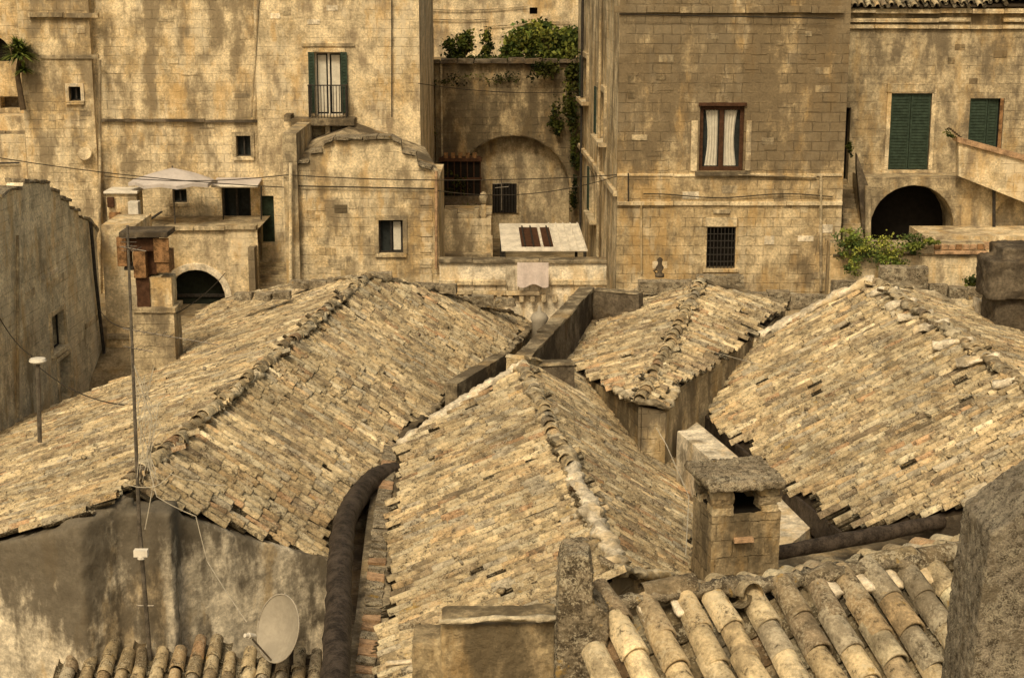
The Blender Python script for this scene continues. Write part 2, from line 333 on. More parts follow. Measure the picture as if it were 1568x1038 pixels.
def tiles(name,poly,n,parent,w=.2,expo=.35,seg=6,light=1.,r=None,th=.012,sag=.045,miss=.014,k=.85,chan=.2,mat='clay_tile'):
    n=V(n).normalized(); z=V((0,0,1)); d=(n*n.z-z).normalized(); a=d.cross(n).normalized()
    o=V(poly[0]); D=np.array(d);A=np.array(a);N=np.array(n);O0=np.array(o)
    P2=[((V(p)-o).dot(a),(V(p)-o).dot(d)) for p in poly]
    s0=min(p[0] for p in P2); s1=max(p[0] for p in P2); t0=min(p[1] for p in P2); t1=max(p[1] for p in P2)
    r=r or w*.325; L=expo*1.25
    rows=np.arange(s0+w*.3,s1,w); Vs=[];Qs=[];Cs=[];off=0
    ph=rng.uniform(0,6,6)
    def sagf(s,t): return sag*(np.sin(s*.9+ph[0])*np.sin(t*.8+ph[1])+.5*np.sin(s*2.1+ph[2]+t*.4)+.4*np.sin(t*2.3+ph[3]+s*.7))
    for kind in (0,1):
        S=[];T=[];RB=[]
        for s in rows+(w/2 if kind else 0):
            ts=np.arange(t0-expo+rng.uniform(0,expo*.5),t1+expo,expo)
            S.append(np.full(len(ts),s)+.035*np.sin(ts*1.1+s*.9)+rng.normal(0,.004,len(ts))+rng.normal(0,.007)); T.append(ts+rng.normal(0,.025,len(ts))); RB.append(np.full(len(ts),rng.normal(1,.09)))
        S=np.concatenate(S);T=np.concatenate(T);RB=np.concatenate(RB)
        kk=inside(P2,S,T-L*.35)
        if kind==0: kk&=rng.random(len(S))>miss
        S=S[kk];T=T[kk];RB=RB[kk];m=len(S)
        if m==0: continue
        if kind==0: loc,q=tile_local(r*1.05,r*.92,L,seg,th)
        else: loc,q=tile_local(w*.33,w*.38,L,max(3,seg-2),th,True)
        yaw=rng.normal(0,.016,m); pit=rng.normal(.0,.006,m)+(.028 if kind==0 else .028); roll=rng.normal(0,.05,m)
        bad=rng.random(m)<.04; yaw[bad]+=rng.normal(0,.13,bad.sum()); pit[bad]+=rng.uniform(0,.05,bad.sum())
        Yd=D[None]*np.cos(yaw)[:,None]+A[None]*np.sin(yaw)[:,None]; Yd=Yd+N[None]*pit[:,None]; Yd/=np.linalg.norm(Yd,axis=1)[:,None]
        Xd=A[None]*np.cos(yaw)[:,None]-D[None]*np.sin(yaw)[:,None]; Xd=Xd+N[None]*roll[:,None]
        Nd=np.cross(Yd,Xd); Nd*=np.sign((Nd@N))[:,None]; Nd/=np.linalg.norm(Nd,axis=1)[:,None]
        base=(r*.62+.012 if kind==0 else w*.31)-w*.4
        lift=sagf(S,T)+base+rng.normal(0,.005,m)+L*.03
        Ow=O0[None]+S[:,None]*A+T[:,None]*D+lift[:,None]*N
        sc=rng.normal(1,.05,m)
        v,qq=place(loc,q,Ow,Xd,Yd,Nd,sc)
        c=tilecol(m,light=light if kind==0 else light*chan,k=k)*RB[:,None]  # channel tiles get a darker colour, painting in the shade between rows
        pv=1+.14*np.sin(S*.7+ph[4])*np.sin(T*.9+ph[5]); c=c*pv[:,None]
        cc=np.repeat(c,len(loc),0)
        inn=np.tile(np.arange(len(loc))>=4*((len(loc))//6),m); cc[inn]*=.5  # tile undersides darkened in colour, shade painted into the hollows
        Vs.append(v);Qs.append(qq+off);Cs.append(cc);off+=len(v)
    return mkmesh_np(name,np.concatenate(Vs),np.concatenate(Qs),np.concatenate(Cs),parent,mat)
def caps(name,p0,p1,parent,r=.13,L=.42,light=1.,seg=6):
    p0=np.array(p0);p1=np.array(p1);d=p1-p0;le=np.linalg.norm(d);d/=le;n=int(le/(L*.8))
    if n<1:return
    T=(np.arange(n)+1)*le/n+rng.normal(0,.02,n)
    up=np.array([0,0,1.]);a=np.cross(d,up);a/=np.linalg.norm(a);N=np.cross(a,d)
    yaw=rng.normal(0,.05,n);pit=rng.normal(.05,.02,n)
    Y=d[None]*np.cos(yaw)[:,None]+a[None]*np.sin(yaw)[:,None]+N*pit[:,None];X=a[None]*np.cos(yaw)[:,None]-d[None]*np.sin(yaw)[:,None]
    O=p0[None]+T[:,None]*d+N*(.02+.02*np.sin(T*2))[:,None]+a*rng.normal(0,.02,n)[:,None]
    loc,q=tile_local(r,r*.85,L,seg,.016); loc[:,2]*=.85
    v,qq=place(loc,q,O,X,Y,np.repeat(N[None],n,0),rng.normal(1,.06,n))
    c=tilecol(n,light=light); return mkmesh_np(name,v,qq,np.repeat(c,len(loc),0),parent,'clay_tile')
def mortar(mb,pts,r,m='mortar',wob=.55,flat=.6,step=None):
    path=[]; step=step or max(.04,r*.45)
    for i in range(len(pts)-1):
        a,b=V(pts[i]),V(pts[i+1]); n=max(1,int((b-a).length/step))
        for k in range(n):
            p=a.lerp(b,k/n); path.append(p+V((mn.noise(p*1.7),mn.noise(p*1.9+V((5,0,0))),mn.noise(p*2.3+V((0,9,0)))))*r*.5)
    path.append(V(pts[-1])); mb.tube(path,[r*(1+.45*mn.noise(p*3.5)) for p in path],11,m,wob=wob,flat=flat,fr=5.)
def plane3(a,b,c):
    n=(b-a).cross(c-a).normalized(); return (a,-n if n.z<0 else n)
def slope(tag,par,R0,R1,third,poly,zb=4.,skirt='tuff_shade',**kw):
    a=PH(*R0);b=PH(*R1);c=PH(*third); p0,n=plane3(a,b,c)
    P=[PP(x,y,p0,n) for x,y in poly]
    tiles(tag,P,n,par,**kw)
    ww=kw.get('w',.2)
    mb=MB(); lo=[p-n*(.03+ww*.4) for p in P]; mb.add(lo,[tuple(range(len(P)))],'under_roof')
    bot=[V((p.x,p.y,zb)) for p in lo]
    for i in range(len(P)):
        j=(i+1)%len(P); mb.quad(lo[i],lo[j],bot[j],bot[i],skirt)
    mb.build(tag+'_body',par)
    return P,(p0,n)
def shards(name,P,pl,parent,n,size=.07,lift=.03):
    p0,nn=pl; mb_v=[];q=[];c=[];off=0
    xs=[p.x for p in P];ys=[p.y for p in P]; o=P[0]
    pts=[(p.x,p.y) for p in P]; X=rng.uniform(min(xs),max(xs),n);Y=rng.uniform(min(ys),max(ys),n); k=inside(pts,X,Y)
    for x,y in zip(X[k],Y[k]):
        z=p0.z-((x-p0.x)*nn.x+(y-p0.y)*nn.y)/nn.z+lift
        s=size*rnd.uniform(.3,1.1); a=rnd.uniform(0,6.28); ax=V((math.cos(a),math.sin(a),rnd.uniform(-.3,.3)))*s; ay=V((-math.sin(a),math.cos(a),rnd.uniform(-.3,.3)))*s*rnd.uniform(.4,.9); az=V((0,0,s*rnd.uniform(.2,.5)))
        vs=[]
        for kx,ky,kz in ((-1,-1,-1),(1,-1,-1),(1,1,-1),(-1,1,-1),(-1,-1,1),(1,-1,1),(1,1,1),(-1,1,1)):
            vs.append(V((x,y,z))+ax*kx*rnd.uniform(.6,1)+ay*ky*rnd.uniform(.6,1)+az*kz)
        mb_v+= [tuple(v) for v in vs]; q+=[[b+off for b in f] for f in ((3,2,1,0),(4,5,6,7),(0,1,5,4),(1,2,6,5),(2,3,7,6),(3,0,4,7))]
        col=tilecol(1,light=rnd.uniform(.8,1.2))[0]; c+=[col]*8; off+=8
    if mb_v: mkmesh_np(name,np.array(mb_v),np.array(q),np.array(c),parent,'clay_tile',False)
def U(p,z=.06): return V(p)+V((0,0,z))

# ---- ROOF: left long roof
h1=root('tiled_roof_house')
R=((560,425,7.67),(190,745,7.67))
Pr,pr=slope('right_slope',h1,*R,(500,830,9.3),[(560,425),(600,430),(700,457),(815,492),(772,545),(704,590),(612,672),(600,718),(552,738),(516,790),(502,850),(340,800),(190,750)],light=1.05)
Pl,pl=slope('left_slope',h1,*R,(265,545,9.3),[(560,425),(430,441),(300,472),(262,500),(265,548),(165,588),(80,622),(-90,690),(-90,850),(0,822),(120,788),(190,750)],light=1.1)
a,b=PH(*R[0]),PH(*R[1]); caps('ridge_tiles',a,b,h1,.12,light=.9)
mb=MB(); mortar(mb,[a,b],.12); mortar(mb,[U(Pr[i],.02) for i in (0,1,2,3)],.12,'rough_stone'); mortar(mb,[U(Pr[i],.0) for i in (3,4,5,6)],.11,'rough_stone')
mortar(mb,[U(Pl[i],.03) for i in (0,1,2,3)],.09); mb.build('ridge_mortar',h1,True)
shards('broken_tiles',Pr,pr,h1,230); shards('broken_tiles_l',Pl,pl,h1,120)
mb=MB()
def edgewall(mb,p,q,out,drop,thick,m,zb=4.):
    p=V(p);q=V(q); d=(q-p); t=V((d.y,-d.x,0)).normalized()
    if t.y>0: t=-t
    e=V((d.x,d.y,0)).normalized()*.08; p=p-e; q=q+e
    mb.prism([p+t*out-V((0,0,drop)),q+t*out-V((0,0,drop)),V((q.x,q.y,zb))+t*out,V((p.x,p.y,zb))+t*out],-t*thick,m)
for i in (8,9,10): edgewall(mb,Pl[i],Pl[i+1],.14,.1,.5,'wall_grime')
edgewall(mb,Pr[12],Pr[11],.16,.1,.5,'wall_grime'); edgewall(mb,Pr[11],Pr[10],.14,.08,.5,'wall_grime')
p=PY(190,790,22.85);q=PY(262,790,23.05); mb.prism([V((p.x,p.y,4)),V((q.x,q.y,4)),V((q.x,q.y,p.z+.0)),V((p.x,p.y,p.z+.03))],(0,.6,0),'wall_grime')
mb.build('front_wall',h1,rough=.03,remesh=.06,rs=.35)

# ---- ROOF: centre
h2=root('tiled_roof_house'); R=((800,560,8.0),(945,865,8.0))
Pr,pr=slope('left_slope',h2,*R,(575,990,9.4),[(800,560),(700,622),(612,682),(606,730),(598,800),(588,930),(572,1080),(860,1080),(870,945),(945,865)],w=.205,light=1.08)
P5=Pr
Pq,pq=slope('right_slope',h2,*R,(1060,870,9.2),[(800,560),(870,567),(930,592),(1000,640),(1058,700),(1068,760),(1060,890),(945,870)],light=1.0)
a,b=PH(*R[0]),PH(*R[1]); c=a.lerp(b,.62); caps('ridge_tiles',a,c,h2,.13,light=1.05)
mb=MB(); mortar(mb,[U(a,.02),U(b,.02)],.14); mortar(mb,[U(Pr[0],.06),U(Pr[1],.04),Pr[2]],.13,'white_plaster')
mortar(mb,[U(c,.07),U(b,.05)],.14,'white_plaster')
mortar(mb,[Pq[7],Pq[6]],.10); mortar(mb,[Pq[i] for i in (3,4,5,6)],.07,'rough_stone')
mb.build('ridge_mortar',h2,True)
mb=MB(); e=[p for p in P5[2:7]]; 
for i in range(4):
    p,q=e[i],e[i+1]; dn=V((-.42,0,-.10)); mb.prism([p+V((.1,0,-.09)),q+V((.1,0,-.09)),q+dn,p+dn],(0,0,-.12),'rough_stone')
for i in range(44):
    t=i/44*3.99; k=int(t); p=e[k].lerp(e[k+1],t-k)+V((-.17,0,-.06)); mb.obox(p,(.13,0,-.02),(0,.10,0),(0,0,.025),'clay_lip' if rnd.random()<.3 else 'lichen_stone',.015)
mb.build('eave_stones',h2)
shards('broken_tiles',Pr,pr,h2,110); shards('broken_tiles_r',Pq,pq,h2,80)
mb=MB()
for i,(hh,t_) in enumerate(((.14,.34),(.16,.34),(.12,.30))):
    p,q=U(Pq[i],hh),U(Pq[i+1],hh); t=(q-p).normalized().cross(V((0,0,1))).normalized()*t_
    if t.y<0: t=-t
    mb.prism([p,q,q+t,p+t],(0,0,-.9),'tuff_grey'); coping(mb,p+t/2,q+t/2,t_+.06,.05,'mortar',.5,.02)
p,q=PH(700,588,8.9),PH(775,543,8.9); t=(q-p).normalized().cross(V((0,0,1))).normalized()*.3; mb.prism([p,q,q-t,p-t],(0,0,-1.3),'rough_stone')
mb.build('back_parapet',h2,rough=.02,lvl=3)

# ---- ROOF: behind right
h3=root('tiled_roof_house'); R=((1075,430,8.0),(980,615,8.7))
Pa,pa=slope('left_slope',h3,*R,(870,550,9.15),[(1075,430),(985,441),(920,478),(876,533),(868,556),(925,588),(980,615)],light=1.12)
Pb,pb=slope('right_slope',h3,*R,(1205,465,8.6),[(1075,430),(1205,466),(1165,505),(1090,555),(1035,592),(1022,622),(980,615)],light=1.05,skirt='tuff_grey')
a,b=PH(*R[0]),PH(*R[1]); caps('ridge_tiles',a,b,h3,.14)
mb=MB(); mortar(mb,[a,b],.13); mortar(mb,[Pb[0],Pb[1]],.11,'rough_stone'); mortar(mb,[p for p in Pa[:5]],.09,'mortar'); mortar(mb,[Pb[4],Pb[5],Pb[6],Pa[5]],.09,'mortar'); mb.build('ridge_mortar',h3,True)
shards('broken_tiles',Pa,pa,h3,80)

# ---- ROOF: large right
h4=root('tiled_roof_house'); R=((1340,430,7.4),(1568,590,7.4))
Pa,pa=slope('left_slope',h4,*R,(1290,805,9.4),[(1340,432),(1210,492),(1110,546),(1035,590),(1120,667),(1210,747),(1290,810),(1420,786),(1640,745),(1640,640.5)],w=.225,expo=.38,light=1.06,skirt='dark_stone')
Pb,pb=slope('back_slope',h4,*R,(1560,480,8.6),[(1340,432),(1400,443),(1510,482),(1640,525),(1640,640.5)],light=1.08,skirt='dark_stone')
a,b=Pa[0],Pa[9]; 
mb=MB(); mortar(mb,[U(a,.03),U(b,.03)],.13); mortar(mb,[U(p,.08) for p in Pa[:4]],.18,m='white_plaster'); mortar(mb,[Pb[0],Pb[1],Pb[2]],.12)
for t in (.07,.2,.33,.42,.52,.66,.8): 
    p=a.lerp(b,t+rnd.uniform(-.02,.02)); mortar(mb,[p+V((-.3-rnd.random()*.25,.1,-.10)),p+V((.2,-.1,.08))],.14,'white_plaster')
mb.build('ridge_mortar',h4,True)
caps('ridge_tiles',a,b,h4,.12,light=1.0)
mb=MB(); E=Pa[3:7]
for i in range(3): mb.prism([E[i]+V((-.05,0,-.05)),E[i+1]+V((-.05,0,-.05)),E[i+1]+V((-.05,0,-.5)),E[i]+V((-.05,0,-.5))],(.06,.02,0),'bitumen')
mb.build('gutter_board',h4)
shards('broken_tiles',Pa,pa,h4,200)

# ---- ROOF: foreground right (big tiles)
h5=root('tiled_roof_house'); R=((930,932,4.8),(1530,856,4.8))
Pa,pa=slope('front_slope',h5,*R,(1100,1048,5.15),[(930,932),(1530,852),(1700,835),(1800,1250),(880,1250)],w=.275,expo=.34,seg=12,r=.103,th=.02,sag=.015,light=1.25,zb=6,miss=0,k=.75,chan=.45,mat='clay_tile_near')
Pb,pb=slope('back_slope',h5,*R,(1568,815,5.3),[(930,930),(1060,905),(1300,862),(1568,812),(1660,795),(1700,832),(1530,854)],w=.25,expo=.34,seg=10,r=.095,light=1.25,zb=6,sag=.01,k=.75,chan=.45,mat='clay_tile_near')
a2=PP(930,932,*pa); b2=PP(1700,833,*pa)
mb=MB(); mortar(mb,[a2+V((0,.05,.02)),b2+V((0,.05,.02))],.085,'lichen_stone',step=.03,wob=.7,flat=.75)
mb.build('ridge_mortar',h5,True)
caps('ridge_tiles',a2.lerp(b2,.01)+V((0,.05,.03)),a2.lerp(b2,.16)+V((0,.05,.03)),h5,.10,.44,seg=12,light=.8)
caps('ridge_tiles_r',a2.lerp(b2,.5)+V((0,.05,.03)),a2.lerp(b2,.78)+V((0,.05,.03)),h5,.11,.44,seg=12,light=.7)
shards('broken_tiles',Pa,pa,h5,20,.03,.0)
mb=MB()
for t in (.06,.12,.2,.27,.33,.41,.47,.53,.6):
    p=a2.lerp(b2,t); mortar(mb,[p+V((0,.02,.0)),p+V((.06,-.16,-.06))],.05,'white_plaster',step=.02)
mb.build('mortar_bedding',h5,True)

# ---- ROOF: lower left strip
h6=root('tiled_roof_house'); R=((60,1004,10.0),(520,1004,10.0))
slope('front_slope',h6,*R,(300,1060,10.28),[(88,998),(492,998),(500,1160),(60,1160)],w=.255,expo=.34,seg=8,r=.10,zb=5,light=.95,chan=.4)

# ---- gutters
def gutter(pts,r,name):
    mb=MB(); P=[PH(x,y,h) for x,y,h in pts]; Q=[]
    for i in range(len(P)-1):
        p0=P[max(i-1,0)];p1=P[i];p2=P[i+1];p3=P[min(i+2,len(P)-1)]
        for k in range(14):
            t=k/14; Q.append(.5*((2*p1)+(p2-p0)*t+(2*p0-5*p1+4*p2-p3)*t*t+(3*p1-p0-3*p2+p3)*t**3))
    Q.append(P[-1]); mb.tube(Q,r,16,'bitumen',wob=.10); return mb.build(name,None,True)
gutter([(604,722,9.3),(575,732,9.2),(548,760,9.1),(528,800,9.0),(520,870,8.9),(517,950,8.9),(510,1090,8.9)],.19,'roof_gutter_pipe')
gutter([(1180,848,8.9),(1300,826,8.9),(1420,802,8.9),(1568,768,8.9),(1660,740,8.9)],.12,'roof_gutter_pipe')
mb=MB()
P=[PH(*p) for p in ((925,868,9.35),(1300,822,9.35),(1680,750,9.35),(1680,900,9.35),(925,960,9.35))]; mb.prism(P,(0,0,-3),'rough_stone')
P=[PH(*p) for p in ((1035,655,9.9),(1060,640,9.9),(1250,800,9.9),(1190,850,9.9))]; mb.prism(P,(0,0,-3),'white_plaster')
P=[PH(*p) for p in ((505,850,9.75),(600,735,9.75),(640,735,9.75),(640,1100,9.75),(490,1100,9.75))]; mb.prism(P,(0,0,-3),'dark_stone')
mb.build('flat_terrace')
mb=MB(); p=PH(1037,660,9.0);q=PH(1090,705,9.0); mb.prism([p,q,q+V((.5,.2,0)),p+V((.5,.2,0))],(0,0,-2),'white_plaster'); mb.build('white_parapet',rough=.02,lvl=3)

# ---- foreground pillar & stub walls & rock wall
def wallpoly(mb,pts,thick,m):
    P=[PY(*p) for p in pts]; n=(P[1]-P[0]).cross(P[2]-P[0]); nn=V((n.x,n.y,0)).normalized()
    if nn.y<0: nn=-nn
    mb.prism(P,nn*thick,m)
mb=MB(); wallpoly(mb,[(858,868,11.4),(866,852,11.4),(902,850,11.4),(908,880,11.4),(908,925,11.4),(932,940,11.4),(925,1090,11.4),(850,1090,11.4),(856,900,11.4)],.4,'lichen_stone'); mb.build('stone_pillar',rough=.022,rs=.07,remesh=.013)
mb=MB(); wallpoly(mb,[(675,957,15),(852,952,15),(852,1120,15),(675,1120,15)],.5,'tuff_shade'); wallpoly(mb,[(631,985,15.1),(674,985,15.1),(674,1120,15.1),(631,1120,15.1)],.5,'tuff_shade'); 
mb.build('parapet_wall',rough=.02,rs=.3,remesh=.03)
mb=MB(); mortar(mb,[PY(672,952,14.95),PY(760,946,14.95),PY(856,946,14.95)],.04,'mortar'); mortar(mb,[PY(590,1018,15.2),PY(640,1008,15.2)],.04,'white_plaster'); mb.build('parapet_coping',None,True)
mb=MB(); wallpoly(mb,[(1518,818,7.5),(1545,800,7.5),(1580,770,7.5),(1700,700,7.5),(1700,1150,7.5),(1474,1150,7.5),(1500,930,7.5)],.5,'grey_rock'); mb.build('rough_stone_wall',rough=.012,rs=.08,remesh=.012)

# ---- masonry chimney on the right
ch=root('masonry_chimney'); mb=MB()
A=PY(1090,800,22.4); B=PY(1195,800,22.6); C=PY(1060,800,23.4); zt=PY(1130,752,22.4).z; zb=zt-2.2
u=(B-A);u.z=0; wv=(C-A); wv.z=0; A0=V((A.x,A.y,0))
mb.prism([V((A.x,A.y,zb)),V((B.x,B.y,zb)),V((B.x,B.y,zb))+wv,V((A.x,A.y,zb))+wv],(0,0,zt-.38-zb),'tuff_shade')
for s_,t_ in ((0,0),(.68,0),(0,.68),(.68,.68)):
    for l in range(3):
        c=A0+u*(s_+.16)+wv*(t_+.16); mb.obox((c.x,c.y,zt-.32+.125*l),u*.155*rnd.uniform(.85,1.05),wv*.16,(0,0,.06),'rough_stone' if l==1 else 'tuff_grey',.018)
mb.build('stack',ch,rough=.025,rs=.25,lvl=4)
mb=MB(); mb.obox((A0+u*.5+wv*.9).to_tuple()[:2]+(zt-.2,),u*.48,wv*.03,(0,0,.2),'void'); mb.obox((A0+u*.9+wv*.5).to_tuple()[:2]+(zt-.2,),u*.03,wv*.4,(0,0,.2),'void'); mb.obox((A0+u*.5+wv*.5).to_tuple()[:2]+(zt-.37,),u*.44,wv*.44,(0,0,.02),'void'); mb.build('flue',ch)  # near-black sheets stand in for the shade inside the chimney opening
mb=MB(); c=A0+u*.46+wv*.5; mb.obox((c.x,c.y,zt+.08),u*.56,wv*.62,(0,0,.07),'lichen_stone',.03); mb.build('cap_slab',ch,rough=.04,rs=.15,remesh=.025)
mb=MB(); c=A0+u*.35+wv*(-.06); mb.obox((c.x+.1,c.y,zt-.74),(.14,0,.01),(0,.06,0),(0,0,.025),'clay_lip'); mb.build('tile_chip',ch)

# ---- sheet-metal chimney on the left
ch=root('metal_cowl_chimney'); mb=MB(); Y=37.
def yb(x0,y0,x1,y1,Y,d,m,mb): 
    p=PY(x0,y1,Y);q=PY(x1,y0,Y); mb.box((min(p.x,q.x),Y,p.z),(max(p.x,q.x),Y+d,q.z),m)
yb(205,478,266,640,Y,.8,'tuff_grey',mb); yb(203,472,268,479,Y-.05,.9,'tuff_grey',mb); yb(210,425,228,472,Y+.1,.55,'brown_wood',mb); yb(228.5,425,262,472,Y+.15,.55,'tuff_left',mb)
mb.build('stack',ch,rough=.02,lvl=3)
mb=MB(); yb(205,386,222,426,Y+.02,.5,'rust',mb); yb(240,386,258,418,Y+.02,.6,'rust',mb); yb(223,380,239,420,Y+.3,.4,'brown_wood',mb); yb(180,364,192,408,Y-.1,.6,'rust',mb); yb(182,356,256,364,Y-.1,.9,'dark_stone',mb); yb(192.5,366,235,385,Y+.1,.6,'brown_wood',mb); yb(236,365,258,402,Y-.03,.04,'rust',mb); yb(190,409,204,414,Y-.05,.7,'iron',mb)
mb.build('cowl',ch,bevel=.01)

# ---- dark channel parapets between roofs
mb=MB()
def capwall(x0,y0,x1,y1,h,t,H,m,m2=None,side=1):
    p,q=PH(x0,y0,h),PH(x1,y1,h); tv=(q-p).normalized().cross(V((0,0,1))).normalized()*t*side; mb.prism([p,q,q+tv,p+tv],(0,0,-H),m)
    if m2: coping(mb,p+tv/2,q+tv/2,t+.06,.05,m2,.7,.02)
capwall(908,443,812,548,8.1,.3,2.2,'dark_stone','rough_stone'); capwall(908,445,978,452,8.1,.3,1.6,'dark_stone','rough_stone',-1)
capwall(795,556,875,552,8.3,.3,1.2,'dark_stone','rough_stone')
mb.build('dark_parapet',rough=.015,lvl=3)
mb=MB()
def rowpx(x0,x1,y,Y,hpx,m='lichen_stone',step=.45,t=.35):
    p=PY(x0,y,Y);q=PY(x1,y,Y); h=hpx*Y/2450; coping(mb,p-V((0,0,h)),q-V((0,0,h)),t,h,m,step,.035)
rowpx(975,1065,430,41.5,18,step=.8); rowpx(1065,1140,418,41.5,25,step=1.2); rowpx(1140,1210,446,42,12)
rowpx(1272,1345,425,40.5,30,step=.9); rowpx(1345,1420,412,40.3,35,step=.8); rowpx(1420,1510,438,40.5,18)
rowpx(445,560,430,41.5,10); rowpx(560,600,418,41,20,step=.8); rowpx(600,700,436,42.5,12); rowpx(360,445,446,40.5,12); rowpx(690,790,455,43.5,14)
rowpx(1205,1275,452,42,22,step=1)
mb.build('rubble_parapet',rough=.03,rs=.3,lvl=3)
mb=MB()
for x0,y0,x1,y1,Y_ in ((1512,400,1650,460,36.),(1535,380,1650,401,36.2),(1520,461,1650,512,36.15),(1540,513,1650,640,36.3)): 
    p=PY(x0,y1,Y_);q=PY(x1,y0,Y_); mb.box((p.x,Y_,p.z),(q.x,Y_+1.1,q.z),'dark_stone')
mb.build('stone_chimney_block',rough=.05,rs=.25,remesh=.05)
mb=MB(); wallpoly(mb,[(1500,460,37.5),(1650,520,37.5),(1650,560,37.5),(1500,500,37.5)],.6,'white_plaster'); mb.build('mortar_ledge',rough=.04,lvl=3)

# ================================================================ FACADES
A_=root('stone_house'); mb=MB()
w=W(mb,45,49.6,152,49.6,-60,560,'tuff_left'); o=w.op(106,133,124,155,fill='glass_dark'); w.surround(o,'white_plaster',.1); w.frame(o,'iron',.04,mid=True)
w.make(); bodybox(mb,w,8,'tuff_left'); w.course(45,20,152,27,-.05,.18,'tuff_grey'); w.course(62,84,152,90,-.05,.06,'tuff_grey')
mb.tube([PY(153,y,49.5) for y in range(92,500,30)],.045,8,'tuff_grey')
w.patches(6,60,30,140,240,['tuff_light','tuff_grey'],[(100,125,130,160)])
w=W(mb,152.3,50,398,50,-60,560,'tuff_left')
o=w.op(362,208,384,240,fill='glass_dark'); w.surround(o,'tuff_grey',.12,.06); w.frame(o,'iron',.04)
o1=w.op(340,280,384,345,fill='glass_dark',depth=.5); w.frame(o1,'iron',.06,sill=False)
o=w.op(264,290,286,311,fill='glass_dark'); w.frame(o,'iron',.04)
w.make(); bodybox(mb,w,7,'tuff_left'); w.course(155,183,395,187,-.05,.14,'dark_stone',1.3); 
w.patches(20,160,10,370,250,['tuff_light','tuff_grey','tuff_left','tuff_light'],[(350,195,395,250)])
w=W(mb,398.3,49.8,645,49.8,-60,560,'tuff_light'); o=w.op(482,80,524,178,fill='glass_dark',depth=.3); w.surround(o,'tuff_light',.12,.05)
a,b=o['a'],o['b']; w.frame(o,'white_paint',.05,off=-.2,sill=False); w.shutter(a-.17,a+.02,o['z0']+.1,o['z1'],'green_paint',.09); w.shutter(b-.02,b+.17,o['z0']+.1,o['z1'],'green_paint',.09)
w.wb(a+.08,(a+b)/2-.08,o['z0']+.1,o['z1']-.1,-.24,-.23,'curtain'); w.wb((a+b)/2+.08,b-.08,o['z0']+.1,o['z1']-.1,-.24,-.23,'curtain')
o2=w.op(400,300,420,372,fill='green_paint',depth=.25)
w.make(); bodybox(mb,w,9,'tuff_light')
w.patches(12,410,5,610,200,['tuff_left','tuff_grey','white_plaster'],[(460,60,550,195)])
w.course(462,66,544,71,-.02,.07,'tuff_grey')
s0,zt_=w.sz(440,184); s1,_=w.sz(546,184); z=o['z0']; w.wb(s0+.2,s1,z-.22,z-.02,-.1,.75,'rough_stone'); w.wb(s0,s0+.2,z-.1,z+.1,-.1,.75,'rough_stone')
for k in range(3): w.wb(s0+.5+k*.7,s0+.65+k*.7,z-.5,z-.221,-.1,.5,'tuff_grey')
ra,rb=a-.12,b+.16
for k in range(13):
    s=ra+(rb-ra)*k/12; w.wb(s-.011,s+.011,z,z+.95,.62,.642,'iron')
w.wb(ra-.03,rb+.03,z+.95,z+.985,.61,.65,'iron'); 
for k in range(5):
    for s in (ra,rb): w.wb(s-.011,s+.011,z,z+.95,.02+k*.14,.04+k*.14,'iron')
for s in (ra,rb): w.wb(s-.015,s+.015,z+.95,z+.98,0,.61,'iron')
pp=[w.pt(w.sz(396-(y*.06),y)[0],w.sz(396,y)[1],.03) for y in range(0,186,20)]; mb.tube(pp,.035,6,'tuff_grey')
mb.tube([PY(600,y,49.7) for y in range(0,200,20)],.02,6,'cable')
mb.build('walls',A_,bevel=.02)
# -- gabled annex with stepped top
G=root('stone_house'); mb=MB()
Yg=46.
pts=[(455,252),(474,250),(474,237),(494,235),(494,223),(512,216),(600,214),(614,222),(616,236),(638,240),(640,254),(662,262),(672,275),(672,470),(455,470)]
P=[PY(x,y,Yg) for x,y in pts]
w=W(mb,455,Yg,672,Yg,275,470,'tuff_left'); o=w.op(580,337,617,388,fill='glass_dark'); w.surround(o,'tuff_grey',.13,.04); w.frame(o,'iron',.05)
w.wb((o['a']+o['b'])/2+.06,o['b']-.07,o['z0']+.07,o['z1']-.07,-.2,-.19,'curtain'); w.make(); bodybox(mb,w,3.6,'tuff_left')
zb=w.z1; up=[p for p in P[:13]]; up[-1]=V((P[12].x,Yg,zb)); poly=up+[V((P[0].x,Yg,zb))]
mb.prism([p+V((0,.0,.0)) for p in poly],(0,.45,0),'tuff_left')
for i in range(0,11):
    p,q=P[i],P[i+1]
    if abs((q-p).x)>.25: coping(mb,p+V((0,.22,.03)),q+V((0,.22,.03)),.7,.09,'lichen_stone',.4,.02)
e=[PY(440,252,Yg+.4),PY(672,262,Yg+.4),PY(650,225,49.7),PY(440,225,49.7)]; rp=[PY(515,205,48),PY(545,188,49.7)]
mb.add(e+rp,[(0,1,4),(1,2,5,4),(2,3,5),(3,0,4,5)],'rough_stone')
w2=W(mb,435,45.7,456,45.7,205,470,'tuff_grey'); w2.make(); bodybox(mb,w2,4,'tuff_grey')
mb.tube([PY(445,y,45.5) for y in range(250,440,30)],.05,8,'tuff_light'); mb.tube([PY(668,y,45.85) for y in range(262,440,30)],.04,8,'clay_lip')
mb.tube([PY(x,285+(x-455)*.02,45.9) for x in range(455,672,30)],.02,5,'cable')
for k in range(6): w.wbp(643,300+k*24,662,314+k*24,-.02,.03,'tuff_light')
w.patches(18,465,285,630,420,['tuff_light','tuff_grey','tuff_dark','tuff_shade'],[(560,325,640,395)])
mb.build('walls',G,bevel=.025)
